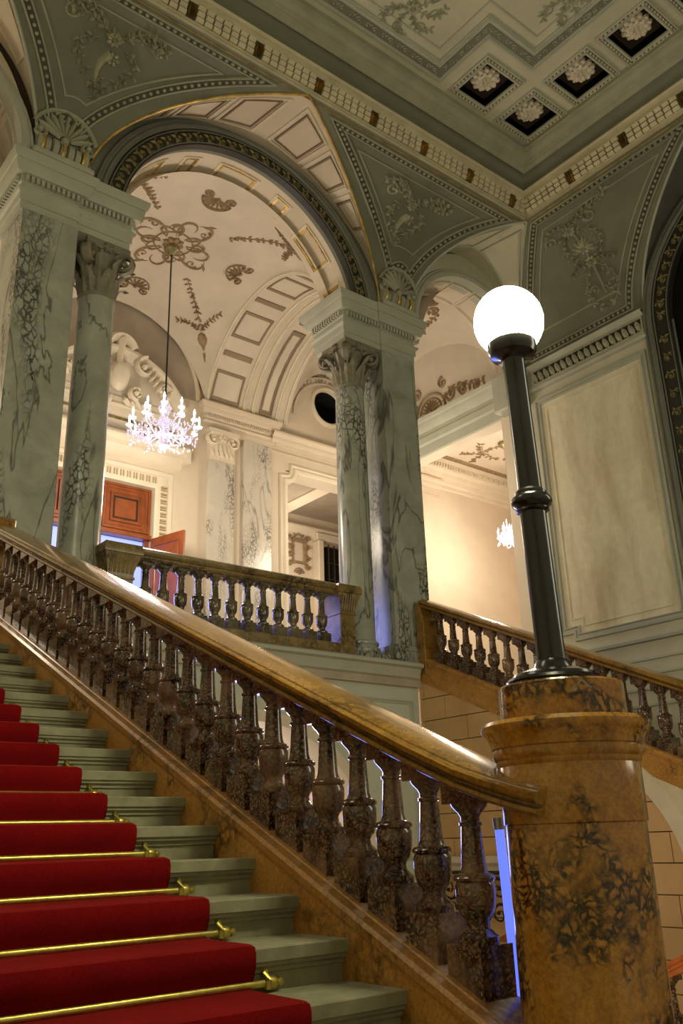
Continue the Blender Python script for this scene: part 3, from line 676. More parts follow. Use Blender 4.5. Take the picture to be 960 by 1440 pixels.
for sx in (1, -1):
    for sy in (1, -1):
        q = lambda t: (cx+sx*(.62+.72*t), cy+sy*(.66+.76*t))
        garland(mb, [q(t/10) for t in range(11)], .085, vm0, rng, .03, 1.1)
        e = q(1.0); mb.blob(*q(1.1), .09, .06, vm0, 8); mb.stroke([q(1.02), q(1.12), q(1.22)], .07, .06, vm0, 'leafx'); mb.stroke([q(1.24), q(1.32)], .03, .04, vm0, 'tail')
        garland(mb, bez(e, (e[0]-sx*.1, e[1]), (e[0]-sx*.3, e[1]+sy*.02), (e[0]-sx*.45, e[1]+sy*.16), 8), .07, vm0, rng, .025); garland(mb, bez(e, (e[0], e[1]-sy*.1), (e[0]+sx*.05, e[1]-sy*.35), (e[0]+sx*.14, e[1]-sy*.5), 8), .07, vm0, rng, .025)
for (x, y, a) in ((5.5, 12.05, -PI/2), (6.75, 10.72, PI), (5.5, 9.35, PI/2), (4.2, 10.72, 0)):
    shell(mb, x, y, .22, a, vm0, .045, 7)
    for q in (-1, 1): scroll(mb, x+.2*q*sin(a)-.05*cos(a), y-.2*q*cos(a)-.05*sin(a), .1, a, 1.2, q, .022, .05, vm0, 14)
obj('vault_stucco', mb, RELI, v0)
wall_back = struct('wall_back', 'cream back wall of the loggia with door surround, lunette and round window')
YB = 12.62
def holed(mb, u0, u1, z0, z1, holes, mf):
    us = sorted({u0, u1, *[h[0] for h in holes], *[h[1] for h in holes]}); zs = sorted({z0, z1, *[h[2] for h in holes], *[h[3] for h in holes]})
    for a, b in zip(us, us[1:]):
        for c, d in zip(zs, zs[1:]):
            if any(h[0] <= (a+b)/2 <= h[1] and h[2] <= (c+d)/2 <= h[3] for h in holes): continue
            mb.add([mf(a, c), mf(b, c), mf(b, d), mf(a, d)], [(0, 1, 2, 3)])
yb = lambda u, v, h=0: (u, YB-h, v)
OX, OZ, OR = 10.02, 8.12, .36
mb = MB(); holed(mb, -.1, 15.4, 2.0, 8.9, [(4.58, 6.32, 2.0, 5.55), (8.98, 11.0, 2.0, 6.5), (OX-.5, OX+.5, OZ-.5, OZ+.5)], lambda u, z: (u, YB, z))
n = 32; sq = []
for k in range(n):
    a = 2*PI*k/n; q = .5/max(abs(cos(a)), abs(sin(a))); sq.append((OX+q*cos(a), YB, OZ+q*sin(a)))
mb.grid([sq, [(OX+OR*cos(2*PI*k/n), YB, OZ+OR*sin(2*PI*k/n)) for k in range(n)]], True)
obj('wall_plaster', mb, CREAM, wall_back)
# lunette field above the door (taupe) with gilt edge
LR = 1.5
mb = MB(); P = arc(UX+.1, SZ, LR, 0, PI, 30); mb.prism(P, lambda u, z: (u, YB-.015, z), lambda u, z: (u, YB+.02, z)); obj('lunette_field', mb, TAUPE, wall_back)
mb = MB(); mb.sweep(P, [(-.06, 0), (-.05, .05), (-.02, .06), (0, .03), (.02, .01)], yb); obj('lunette_moulding', mb, CREAM, wall_back)
mb = MB(); mb.sweep(P, [(-.065, .03), (-.06, .055), (-.045, .06), (-.035, .05)], yb); obj('lunette_gilt_line', mb, GOLD, wall_back)
# oculus
mb = MB(); mb.lathe([(OR-.02, .03), (OR, -.04), (OR+.035, -.06), (OR+.07, -.045), (OR+.085, 0)], (OX, YB, OZ), 40, False, 'y'); oc = obj('oculus_frame', mb, PALE, wall_back)
mb = MB(); mb.lathe([(OR, 0), (OR, .5), (.01, .5)], (OX, YB, OZ), 32, False, 'y'); obj('oculus_recess', mb, VOID, oc)
mb = MB(); mb.sweep(arc(OX, 7.62, 1.06, 0, PI, 30), step_mould(.05, .05), yb); mb.sweep(arc(OX, 7.75, .84, .0, PI, 26), step_mould(.03, .03), yb); obj('oculus_arch_moulding', mb, CREAM, wall_back)
mb = MB(); 
for q in (-1, 1): garland(mb, bez((OX, 9.0-.35), (OX+q*.3, 8.75), (OX+q*.55, 8.6), (OX+q*.75, 8.35)), .1, yb, rng, .04); scroll(mb, OX+q*.25, 8.68, .11, 0, 1.2, q, .025, .05, yb)
obj('oculus_stucco', mb, TAUPE, wall_back)
# string courses beside the pilasters
mb = MB(); mb.sweep([(13.0, 7.0), (8.62, 7.0)], [(0, 0), (0, .06), (.06, .1), (.1, .1), (.16, .16), (.2, .16), (.21, 0)], lambda u, v, h: (u, YB-h, 2*7.0-v+.0)); mb.sweep([(8.62, 6.86), (13.0, 6.86)], step_mould(.03, .03), yb); obj('string_course', mb, CREAM, wall_back)
# notched opening frame
fp = [(8.98, 2.1), (8.98, 6.27)]+arc(8.98, 6.5, .23, -PI/2, 0, 6)[1:]+[(11.0, 6.5)]
mb = MB(); mb.sweep(fp, [(-.02, -.35), (-.02, .03), (.02, .06), (.06, .06), (.09, .03), (.11, .03), (.125, .05), (.15, .045), (.16, 0)], yb); obj('opening_frame', mb, PALE, wall_back)
mb = MB(); mb.prism([(8.98, 6.27), (8.98, 6.52), (9.21, 6.52), (9.21, 6.5), (9.19, 6.4), (9.14, 6.33), (9.06, 6.28)], lambda u, z: (u, YB, z), lambda u, z: (u, YB+.3, z)); obj('opening_corner', mb, CREAM, wall_back)
# door surround
sur = [(4.58, 2.1), (4.58, 5.55), (6.32, 5.55), (6.32, 2.1)]
mb = MB(); mb.sweep(sur, [(0, -.15), (0, .03), (.06, .04), (.07, .015), (.22, .015), (.23, .05), (.30, .06), (.33, .0)], yb); obj('door_architrave', mb, PALE, wall_back)
mb = MB()
for u in [4.66+.115*k for k in range(15)]:
    for q in (0, .045): mb.box(u+q, u+q+.02, YB-.035, YB, 5.645, 5.75)
for k in range(30):
    for u in (4.385, 6.43):
        for q in (0, .045): mb.box(u, u+.1, YB-.05, YB, 2.2+.115*k+q, 2.228+.115*k+q)
stuff(obj('door_fret', mb, plain('tan_fret_paint', (.42, .33, .2), .6), wall_back, smooth=False))
mb = MB(); mb.sweep([(4.12, 6.0), (4.12, 6.28), (6.78, 6.28), (6.78, 6.0)][1:3], [(0, 0), (0, .32), (-.05, .34), (-.06, .28), (-.13, .26), (-.16, .16), (-.2, .15), (-.28, .06), (-.3, 0)], yb)
for x in (4.12, 6.78): mb.box(x-.04, x+.04, YB-.3, YB, 6.02, 6.26)
mb.box(4.3, 6.6, YB-.08, YB, 6.28, 7.0); obj('door_hood', mb, PALE, wall_back)
for z in (6.45, 6.6, 6.85): mb = MB(); mb.sweep([(4.3, z), (6.6, z)], ridge(.02, .03), lambda u, v, h: (u, YB-.08-h, v)); obj('hood_line', mb, ANTG if z == 6.6 else PALE, wall_back)
P = arc(UX+.05, 6.5, 1.32, .38, PI-.38, 24); mb = MB(); mb.sweep(P, [(.12, 0), (.12, .1), (.05, .16), (0, .22), (-.05, .22), (-.06, 0)], yb); mb.prism(P, lambda u, z: (u, YB-.05, z), lambda u, z: (u, YB, z)); ped = obj('door_pediment', mb, PALE, wall_back)
mb = MB(); pm = lambda u, v, h: (UX+.05+u*1.1, YB-.16-h*1.6, 7.3+v*1.1)
mb.blob(0, .02, .17, .12, pm, 12, .24); mb.stroke(bez((-.22, .5), (-.15, .75), (.15, .75), (.22, .5)), .07, .1, pm, False); mb.stroke([(0, .62), (0, .3), (0, .05)], .07, .12, pm, 'tail')
for q in (-1, 1):
    scroll(mb, q*.42, .28, .17, PI/2, 1.3, q, .045, .08, pm); scroll(mb, q*.3, -.2, .13, -PI/2, 1.2, -q, .04, .07, pm); scroll(mb, q*.75, .0, .1, 0, 1.2, q, .035, .06, pm)
    for k in range(6): leaf(mb, q*(.42+.07*k), .15-.07*k, (PI/2-q*.9)+q*.2*k*.3, .2, .04, .07, pm)
    for k in range(5): leaf(mb, q*(.1+.09*k), -.3-.02*(k % 2), -PI/2+q*.4, .17, .04, .06, pm)
obj('pediment_cartouche', mb, PALE, ped)
# side room, back room and floors behind
mb = MB(); mb.box(-.2, 15.6, YA-.02, 17.3, LZ-.3, LZ); obj('landing_slab', mb, FLOORM, wall_far)
side = struct('wall_side', 'cream walls and beam of the lit side room behind the right bay')
mb = MB(); zc_ = 7.62
mb.add([(11.3, 8.8, zc_), (15.4, 8.8, zc_), (15.4, YB, zc_), (11.3, YB, zc_)], [(0, 1, 2, 3)]); obj('room_ceiling', mb, CREAM2, side)
mb = MB(); mb.add([(15.3, 8.8, 2), (15.3, YB, 2), (15.3, YB, 7.7), (15.3, 8.8, 7.7)], [(0, 1, 2, 3)]); mb.add([(11.3, 8.8, 2), (15.4, 8.8, 2), (15.4, 8.8, 7.7), (11.3, 8.8, 7.7)], [(0, 1, 2, 3)]); obj('room_wall', mb, CREAM, side)
mb = MB(); mb.sweep([(11.3, YB), (15.3, YB), (15.3, 8.8)], [(0, 7.05), (-.05, 7.07), (-.05, 7.14), (-.09, 7.17), (-.11, 7.26), (-.16, 7.28), (-.18, 7.36), (-.25, 7.4), (-.27, 7.47), (-.3, 7.5), (-.36, 7.62)], plan); obj('room_cornice', mb, PALE, side)
mb = MB()
for k in range(46): mb.box(11.35+.08*k, 11.39+.08*k, YB-.33, YB-.26, 7.42, 7.5)
for k in range(40): mb.box(15.3-.33, 15.3-.26, 9.0+.08*k, 9.04+.08*k, 7.42, 7.5)
stuff(obj('room_dentil', mb, PALE, side, smooth=False))
mb = MB(); mb.box(11.0, 11.32, 8.85, YB, 6.72, 8.9); obj('bay_beam', mb, CREAM2, side, smooth=False)
mb = MB(); mb.sweep([(YB, 0), (8.9, 0)], [(0, 6.70), (.03, 6.72), (.03, 6.9), (.07, 6.93), (.08, 7.05), (.06, 7.06), (.06, 7.15), (.14, 7.22), (.16, 7.3), (.2, 7.32), (.22, 7.38), (0, 7.4)], lambda u, v, h: (11.0+v*(1), u, h)); obj('bay_entablature', mb, TRIM, side)
mb = MB()
mb.box(10.97, 11.32, 8.70, 9.05, LZ, 6.72); obj('bay_jamb', mb, CREAM, side, smooth=False)
mb = MB(); rng = random.Random(21); jm = lambda u, v, h: (11.0+u, 9.05+h, v)
garland(mb, [(.16, 3.0+.1*k) for k in range(36)], .12, jm, rng, .05, 1.2); obj('jamb_ornament', mb, RELI, side)
mb = MB(); bm_ = lambda u, v, h: (11.0-h, u, v)
for yy in (10.72, ): 
    shell(mb, yy, 7.52, .26, PI/2, bm_, .05, 9, 1.3); mb.stroke(arc(yy, 7.52, .38, .0, PI, 16), .025, .04, bm_, False)
    for q in (-1, 1):
        for k, (du, dv, r_) in enumerate(((.5, .18, .15), (.85, .15, .12), (1.15, .1, .1), (.35, .5, .12))): scroll(mb, yy+q*du, 7.5+dv, r_, PI/2, 1.3, q if k % 2 else -q, .028, .05, bm_)
        garland(mb, bez((yy+q*.3, 7.62), (yy+q*.7, 7.95), (yy+q*1.0, 7.6), (yy+q*1.4, 7.62)), .13, bm_, rng, .045)
obj('bay_shell_stucco', mb, RELI, side)
mb = MB()
for (x, y) in ((12.4, 10.4), (13.4, 11.6), (12.2, 11.7), (13.6, 10.2), (14.4, 11.3)):
    cl2 = lambda u, v, h: (u, v, zc_-h)
    for k in range(5): garland(mb, bez((x, y), (x+.2*cos(k), y+.2*sin(k)), (x+.4*cos(k+.6), y+.4*sin(k+.6)), (x+.5*cos(k*1.25), y+.5*sin(k*1.25)), 8), .1, cl2, rng, .03)
mb.sweep([(11.75, 9.1), (14.9, 9.1), (14.9, 12.2), (11.75, 12.2)], step_mould(.05, .04), lambda u, v, h: (u, v, zc_-h), True); obj('room_ceiling_stucco', mb, RELI, side)
mb = MB(); cmx = lambda u, v, h: vm1(u, v, h)
shell(mb, 9.75, 9.35, .24, PI/2, cmx, .05, 9)
for q in (-1, 1): scroll(mb, 9.8+q*.33, 9.62, .12, PI/2, 1.3, q, .03, .05, cmx); garland(mb, bez((9.8+q*.4, 9.6), (9.8+q*.6, 9.9), (9.8+q*.5, 10.2), (9.8+q*.7, 10.3)), .1, cmx, rng, .04)
obj('bay_vault_stucco', mb, RELI, v1)
# back room seen through the notched opening
back = struct('wall_inner', 'cream inner room seen through the notched opening behind the loggia')
mb = MB(); mb.add([(8.4, 16.2, 2), (15, 16.2, 2), (15, 16.2, 7.4), (8.4, 16.2, 7.4)], [(0, 1, 2, 3)]); mb.add([(8.4, 12.9, 2), (8.4, 16.2, 2), (8.4, 16.2, 7.4), (8.4, 12.9, 7.4)], [(0, 1, 2, 3)]); mb.add([(15, 12.9, 2), (15, 16.2, 2), (15, 16.2, 7.4), (15, 12.9, 7.4)], [(0, 1, 2, 3)]); obj('inner_wall', mb, CREAM, back)
mb = MB(); mb.add([(8.4, 12.65, 7.3), (15, 12.65, 7.3), (15, 16.2, 7.3), (8.4, 16.2, 7.3)], [(0, 1, 2, 3)]); obj('inner_ceiling', mb, TAUPE, back)
for x0, x1, zz, mt in ((10.15, 10.75, 7.02, TAUPE), (10.75, 11.1, 6.98, CREAM)):
    mb = MB(); mb.box(x0, x1, 12.95, 16.2, zz, 7.3); obj('ceiling_beam', mb, mt, back, smooth=False, bev=.01)
mb = MB(); mb.sweep([(8.4, 6.9), (15, 6.9)], [(-.1, 0), (-.08, .06), (0, .1), (.06, .16), (.1, .16), (.12, 0)], lambda u, v, h: (u, 16.2-h, v)); obj('inner_cornice', mb, PALE, back)
mb = MB(); im = lambda u, v, h: (11.86+u*.72, 16.18-h, 6.38+v*.72)
mb.sweep([(-.22, -.36), (.22, -.36), (.22, .36), (-.22, .36)], step_mould(.05, .06), im, True)
for q in (-1, 1):
    for v in (-.45, -.15, .15, .45): scroll(mb, q*.33, v, .12, 0, 1.2, q if v > 0 else -q, .035, .06, im)
scroll(mb, -.12, .55, .12, 0, 1, 1, .03, .06, im); scroll(mb, .12, .55, .12, PI, 1, -1, .03, .06, im); shell(mb, 0, -.75, .18, PI/2, im, .05, 7)
obj('inner_cartouche', mb, RELI, back)
mb = MB(); mb.box(12.28, 12.44, 15.95, 16.2, LZ, 6.7); mb.box(12.28, 14, 16.0, 16.2, 5.35, 5.6); mb.box(12.28, 14, 16.0, 16.2, 6.72, 6.9); obj('inner_surround', mb, PALE, back, smooth=False, bev=.02)
gr = struct('window_1', 'small iron grille window in the inner room wall')
mb = MB(); mb.box(12.62, 13.6, 16.12, 16.19, 5.75, 6.62); obj('window_glass', mb, VOID, gr, smooth=False)
for k in range(6): mb = MB(); x = 12.65+.17*k; mb.tube([(x, 16.05, 5.72), (x, 16.05, 6.65)], .018, 6); obj('bar', mb, IRON, gr)
for z in (5.8, 6.2, 6.58): mb = MB(); mb.tube([(12.6, 16.05, z), (13.62, 16.05, z)], .018, 6); obj('bar', mb, IRON, gr)

# back pilasters
def pilaster(x0, x1, cap, label):
    t = thing('marble_pilaster', label, 'pilaster', ((x0+x1)/2, YB, LZ)); d = .10 if cap else .05; ztop = 6.30 if cap else 6.87
    mb = MB(); mb.box(x0, x1, YB-d, YB, LZ+.2, ztop); obj('shaft', mb, MARW, t, smooth=False, bev=.006)
    mb = MB(); mb.box(x0-.03, x1+.03, YB-d-.03, YB, LZ, LZ+.2); obj('base', mb, MARW, t, smooth=False, bev=.01)
    if cap:
        cm = lambda u, v, h: ((x0+x1)/2+u, YB-d-h, 6.30+v); hw = (x1-x0)/2; mb = MB()
        mb.box(x0, x1, YB-d-.02, YB, 6.30, 6.34); mb.box(x0+.01, x1-.01, YB-d-.015, YB, 6.34, 6.80); mb.box(x0-.05, x1+.05, YB-d-.09, YB, 6.80, 6.87)
        c = obj('capital', mb, PALE, t, smooth=False)
        for q in (-1, 1): mb = MB(); scroll(mb, q*(hw-.06), .39, .13, PI/2, 1.5, -q, .032, .09, cm); obj('volute', mb, PALE, c)
        mb = MB()
        for k in range(5): leaf(mb, -hw+.07+k*(2*hw-.14)/4, .04, PI/2, .2, .05, .06, cm)
        for k in range(4): leaf(mb, -hw+.13+k*(2*hw-.26)/3, .12, PI/2-.2, .26, .045, .05, cm)
        flower(mb, 0, .44, .08, .09, cm, 6); obj('acanthus', mb, PALE, c)
pilaster(7.28, 7.80, True, 'white veined marble pilaster with scroll capital right of the door')
pilaster(8.02, 8.62, False, 'plain white veined marble pilaster beside the notched opening')
pilaster(3.10, 3.62, True, 'white marble pilaster hidden behind the left column')
# door
door = struct('door_1', 'red brown panelled wooden double door behind the loggia balustrade, one leaf open')
mb = MB(); mb.box(4.58, 6.32, YB+.1, YB+.16, 4.72, 5.55); obj('transom_panel', mb, WOOD, door, smooth=False)
for xa, xb in ((4.62, 5.43), (5.47, 6.28)):
    for e, mt, h in ((.0, WOOD, .05), (.11, WOOD, .035), (.17, WOODD, .012)):
        mb = MB(); mb.sweep([(xa+.04+e, 4.80+e), (xb-.04-e, 4.80+e), (xb-.04-e, 5.48-e), (xa+.04+e, 5.48-e)], step_mould(.04 if e < .1 else .018, h), lambda u, v, h: (u, YB+.1-h, v), True); obj('raised_panel', mb, mt, door)
mb = MB(); mb.box(4.58, 6.32, YB+.02, YB+.18, 4.66, 4.74); obj('transom_bar', mb, WOOD, door, smooth=False, bev=.01)
mb = MB(); mb.box(4.6, 6.3, YB+.2, YB+.22, 2.1, 4.66); obj('dusk_light_pane', mb, DUSK, door, smooth=False)
for x in (4.6, 5.42, 6.24): mb = MB(); mb.box(x, x+.07, YB+.1, YB+.18, LZ, 4.66); obj('door_post', mb, WOOD, door, smooth=False)
ang = R(-62); hx, hy = 6.30, YB-.02
for lo, hi, tt, mt in ((0, .8, 0, WOOD),):
    lm_ = lambda s_, o, z: (hx+s_*cos(ang)*.55-o*sin(ang), hy+s_*sin(ang)*1.0+o*cos(ang), z)
    mb = MB(); mb.prism([(0, -.025), (.8, -.025), (.8, .025), (0, .025)], lambda s_, o: lm_(s_, o, LZ+.02), lambda s_, o: lm_(s_, o, 4.66)); lf = obj('open_leaf', mb, WOOD, door, smooth=False)
    for za, zb in ((LZ+.25, 3.3), (3.5, 4.5)): mb = MB(); mb.sweep([(.12, za), (.68, za), (.68, zb), (.12, zb)], step_mould(.03, .03), lambda u, v, h: lm_(u, -.025-h, v), True); obj('leaf_panel', mb, WOOD, lf)

# chandeliers
def chandelier(cx, cy, cz, s_, label, top):
    t = thing('chandelier', label, 'chandelier', (cx, cy, cz)); rng = random.Random(int(cx*10))
    mb = MB(); mb.tube([(cx, cy, cz+.35*s_), (cx, cy, top)], .013, 6); obj('suspension_rod', mb, BLACK, t)
    mb = MB(); mb.lathe([(.13, top-cz), (.12, top-cz-.05), (.03, top-cz-.12)], (cx, cy, cz), 14); obj('canopy', mb, ANTG, t)
    mb = MB(); mb.lathe([(.03, -.42), (.08, -.36), (.05, -.28), (.12, -.2), (.06, -.1), (.09, 0), (.05, .12), (.1, .25), (.03, .42)], (cx, cy, cz), 12) if s_ == 1 else mb.lathe([(.03*s_, -.4*s_), (.1*s_, -.2*s_), (.05*s_, .1*s_), (.02, .4*s_)], (cx, cy, cz), 10); obj('stem', mb, CRYS, t)
    for n, rr, zz in ((12, .5*s_, -.05*s_), (6, .28*s_, .2*s_)):
        for k in range(n):
            a = 2*PI*k/n; ca, sa = cos(a), sin(a); mb = MB()
            mb.tube([(cx+.06*ca, cy+.06*sa, cz+zz-.12*s_), (cx+rr*.5*ca, cy+rr*.5*sa, cz+zz-.2*s_), (cx+rr*.9*ca, cy+rr*.9*sa, cz+zz-.1*s_), (cx+rr*ca, cy+rr*sa, cz+zz)], .012, 5); o = obj('arm', mb, CRYS, t)
            mb = MB(); mb.lathe([(.045*s_, 0), (.05*s_, .015), (.012*s_, .02), (.012*s_, .09), (.02*s_, .11), (.012*s_, .15), (.002, .18)], (cx+rr*ca, cy+rr*sa, cz+zz), 7); obj('bulb', mb, BULB, o)
    mb = MB()
    def drop(x, y, z, r): mb.add([(x, y, z+r*1.6), (x+r, y, z), (x, y+r, z), (x-r, y, z), (x, y-r, z), (x, y, z-r*2)], [(0, 1, 2), (0, 2, 3), (0, 3, 4), (0, 4, 1), (5, 2, 1), (5, 3, 2), (5, 4, 3), (5, 1, 4)])
    for k in range(int(230*s_)):
        a = rng.uniform(0, 2*PI); q = rng.random(); rr = (.54-.25*q*q)*s_*rng.uniform(.55, 1); drop(cx+rr*cos(a), cy+rr*sin(a), cz+(-.28+.5*q*rng.random())*s_, rng.uniform(.012, .022))
    stuff(obj('crystal_drop', mb, CRYS, t))
chandelier(5.52, 10.8, 5.80, 1.0, 'large lit crystal chandelier hanging in the loggia before the door', 8.86)
chandelier(13.35, 11.0, 5.60, .6, 'small lit crystal chandelier in the side room behind the black lamp post', 7.6)

# ---------------------------------------------------------------- landing ledge and lower far wall
low = struct('wall_well', 'pale panelled wall below the loggia with lower arch and ashlar side under the far flight')
mb = MB(); mb.sweep([(2.5, 8.30), (8.10, 8.30), (8.10, 9.2)], [(-.35, 2.125), (.03, 2.125), (.04, 2.09), (.03, 2.06), (0, 2.055), (-.02, 2.0), (-.02, 1.9), (-.06, 1.86), (-.06, 1.82), (-.12, 1.8), (-.13, 1.75)], lambda u, v, h: (u, 2*8.30-v if False else v, h)) if False else None
LP = [(.0, 2.125), (.05, 2.10), (.05, 2.06), (.0, 2.04), (-.02, 1.98), (-.03, 1.93), (-.09, 1.90), (-.09, 1.84), (-.13, 1.82), (-.14, 1.78)]
rows = []
for (x, y, nx, ny) in ((2.4, 8.36, 0, -1), (8.06, 8.36, 0, -1)): rows.append([(x, y+ny*o, z) for o, z in LP])
mb = MB(); mb.grid(rows); mb.add([(2.4, 8.36, 2.125), (8.06, 8.36, 2.125), (8.06, 9.3, 2.125), (2.4, 9.3, 2.125)], [(0, 1, 2, 3)]); obj('landing_ledge', mb, TRIM, low)
ARCX, ARCZ, ARR = 5.6, -.35, 1.62
mb = MB(); yl = 8.49
def lowwall(u, z): return (u, yl, z)
n = 48; xl, xr, zt = 2.4, 8.1, 1.95; rows = []
aa = sorted([PI*k/n for k in range(n+1)]+[math.atan2(zt-ARCZ, xr-ARCX), math.atan2(zt-ARCZ, xl-ARCX)])
for a in aa:
    c, q = cos(a), sin(a); L = min(((xr-ARCX) if c > 0 else (ARCX-xl))/max(1e-6, abs(c)), (zt-ARCZ)/max(1e-6, q))
    rows.append([lowwall(ARCX+ARR*c, ARCZ+ARR*q), lowwall(ARCX+L*c, ARCZ+L*q)])
rows[0] = [lowwall(ARCX+ARR, ARCZ), lowwall(xr, ARCZ)]; rows[-1] = [lowwall(ARCX-ARR, ARCZ), lowwall(xl, ARCZ)]
mb.grid(rows)
for a, b in ((xl, ARCX-ARR), (ARCX+ARR, xr)): mb.add([lowwall(a, -3.2), lowwall(b, -3.2), lowwall(b, ARCZ), lowwall(a, ARCZ)], [(0, 1, 2, 3)])
obj('lower_wall', mb, plain('pale_green_plaster', (.50, .53, .45), .7, var=.06), low)
ylm = lambda u, v, h: (u, yl-h, v)
mb = MB(); mb.sweep([(ARCX+ARR, -3)]+arc(ARCX, ARCZ, ARR, 0, PI, 36)+[(ARCX-ARR, -3)], [(.0, -.5), (.0, .04), (-.06, .06), (-.12, .05), (-.15, 0)], ylm); obj('lower_arch_moulding', mb, PALE, low)
mb = MB(); mb.sweep([(7.35, -.2), (7.95, -.2), (7.95, 1.62), (6.9, 1.62)], step_mould(.03, .03), ylm); obj('lower_panel_moulding', mb, TRIM, low)
mb = MB(); mb.add([(2.2, 11.6, -3.2), (8.3, 11.6, -3.2), (8.3, 11.6, 2), (2.2, 11.6, 2)], [(0, 1, 2, 3)]); mb.add([(2.2, 8.5, -3.2), (2.2, 11.6, -3.2), (2.2, 11.6, 2), (2.2, 8.5, 2)], [(0, 1, 2, 3)]); mb.add([(8.3, 8.5, -3.2), (8.3, 11.6, -3.2), (8.3, 11.6, 2), (8.3, 8.5, 2)], [(0, 1, 2, 3)]); obj('lower_hall_wall', mb, CREAM, low)
# ashlar blocks of the flight's flank: plane x = 8.12, cut under the stringer
SL, C0, YN, ZN, RUN, RISE = .4538, -1.709, 2.66, -.502, .325, .1475
FX = 8.10
mb = MB(); top = lambda y: -1.88+SL*y
mb.add([(FX+.06, 2.0, -3.2), (FX+.06, 8.5, -3.2), (FX+.06, 8.5, top(8.5)), (FX+.06, 2.0, top(2.0))], [(0, 1, 2, 3)]); obj('mortar_ground', mb, JOINT, low)
def clip(poly, f):
    o = []
    for p, q in zip(poly, poly[1:]+poly[:1]):
        a, b = f(p), f(q)
        if a >= 0: o.append(p)
        if a*b < 0: t = a/(a-b); o.append((p[0]+(q[0]-p[0])*t, p[1]+(q[1]-p[1])*t))
    return o
AC, AZ, AR = 6.4, -.62, 1.45
def aband(y): return AZ+sqrt(max(0, AR*AR-(y-AC)**2))
zz = -1.97; row = 0
while zz < 1.9:
    y = 3.0+(row % 2)*.36
    while y < 8.5:
        P = clip([(y+.005, zz+.005), (min(8.48, y+.715), zz+.005), (min(8.48, y+.715), zz+.275), (y+.005, zz+.275)], lambda p: top(p[0])-p[1]) if y < 8.4 else []
        if len(P) > 2:
            mb = MB(); mb.prism(P, lambda a, b: (FX+.015, a, b), lambda a, b: (FX+.07, a, b)); obj('stone_block', mb, ASHL, low, smooth=False)
        y += .72
    zz += .28; row += 1
mb = MB(); mb.sweep(arc(AC, AZ, AR, PI*.45, PI*.98, 24), [(-.0, -.02), (0, .05), (-.16, .05), (-.16, -.02)], lambda u, v, h: (FX-h, u, v)); obj('white_arch_band', mb, PALE, low)
P = arc(AC, AZ, AR+.15, PI*.6, PI*.93, 14); P = P+[(AC-1.55, top(AC-1.55)), (P[0][0], top(P[0][0]))]
mb = MB(); mb.prism(P, lambda a, b: (FX-.02, a, b), lambda a, b: (FX+.03, a, b)); obj('spandrel_panel', mb, HALLP, low)
mb = MB(); mb.sweep([(7.0, -.32), (8.5, -.32)], [(-.1, 0), (-.08, .05), (0, .05), (.04, .1), (.1, .1), (.11, 0)], lambda u, v, h: (FX-h, u, v)); obj('string_course', mb, PALE, low)
fl = MB(); fl.box(-.45, 2.9, -.8, 2.0, -1.15, ZN-3*RISE); fl.box(7.8, 11.0, -.8, 2.0, -1.15, ZN-3*RISE); struct('floor', 'stone landing at the foot of the two upper flights', fl, FLOORM)
fl = MB(); fl.box(-.6, 11.6, -.9, 12, -3.3, -3.2); struct('floor', 'stone floor of the lower hall far below the stairs', fl, FLOORM)

# ---------------------------------------------------------------- right wall details
mb = MB(); mb.add([(XB, 6.05, -3), (XB, 8.74, -3), (XB, 8.74, CZ), (XB, 6.05, CZ)], [(0, 1, 2, 3)]); mb.add([(XB, -.6, -3), (XB, 1.95, -3), (XB, 1.95, CZ), (XB, -.6, CZ)], [(0, 1, 2, 3)]); mb.add([(XB, 1.95, -3), (XB, 6.05, -3), (XB, 6.05, 2.3), (XB, 1.95, 2.3)], [(0, 1, 2, 3)]); obj('wall_plaster', mb, HALL, wall_right)
BZ, BO, BI = 7.0, 2.02, 1.74
mb = MB(); n = 40; rows = []
for i in range(n+1):
    a = PI*i/n; x = cos(a); rows.append([(XB, UY+BI*x, BZ+BI*sin(a)), (XB, UY+2.12*x, BZ+2.12*sin(a)), (XB, UY+2.12*x, CZ+.02+1.8*sin(a))])
mb.grid(rows); mb.add([(XB, UY+1.7, 2.3), (XB, UY+2.12, 2.3), (XB, UY+2.12, BZ), (XB, UY+1.7, BZ)], [(0, 1, 2, 3)]); mb.add([(XB, UY-1.7, 2.3), (XB, UY-2.12, 2.3), (XB, UY-2.12, BZ), (XB, UY-1.7, BZ)], [(0, 1, 2, 3)]); obj('arch_wall', mb, GREYM, wall_right)
archband(wall_right, fb, UY, BZ, BI, BO, ANTG, 2.3)
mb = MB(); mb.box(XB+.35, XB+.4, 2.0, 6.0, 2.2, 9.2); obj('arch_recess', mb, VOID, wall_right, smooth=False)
lb, lmb = lunette(wall_right, WB, UY, 2.12, 1.8, 'lunette_vault', GREYM); arris(wall_right, WB, UY, 2.12, 0, TRIM, .02)
uLb = lambda th: UY+2.12*cos(th); uRb = lambda th: YA-CA*(1-cos(th))
pend(wall_right, WB, coveB, uLb, uRb)
uLb2 = lambda th: 2*UY-uRb(th); uRb2 = lambda th: 2*UY-uLb(th); pend(wall_right, WB, coveB, uLb2, uRb2)
framep(wall_right, coveB, uLb, uRb, .24, .2, .12, TOPV-.16, 0)
mb = MB(); rng = random.Random(17); cc = 6.68; m = coveB; G = lambda pts, s_: garland(mb, pts, s_*1.1, m, rng, .075, .8)
flower(mb, cc+.02, 1.66, .10, .08, m, 8); flower(mb, cc, 1.05, .10, .07, m, 8)
for k in range(9): leaf(mb, cc+.03*cos(k), 1.28, PI/2+(k-4)*.45, .2, .035, .06, m)
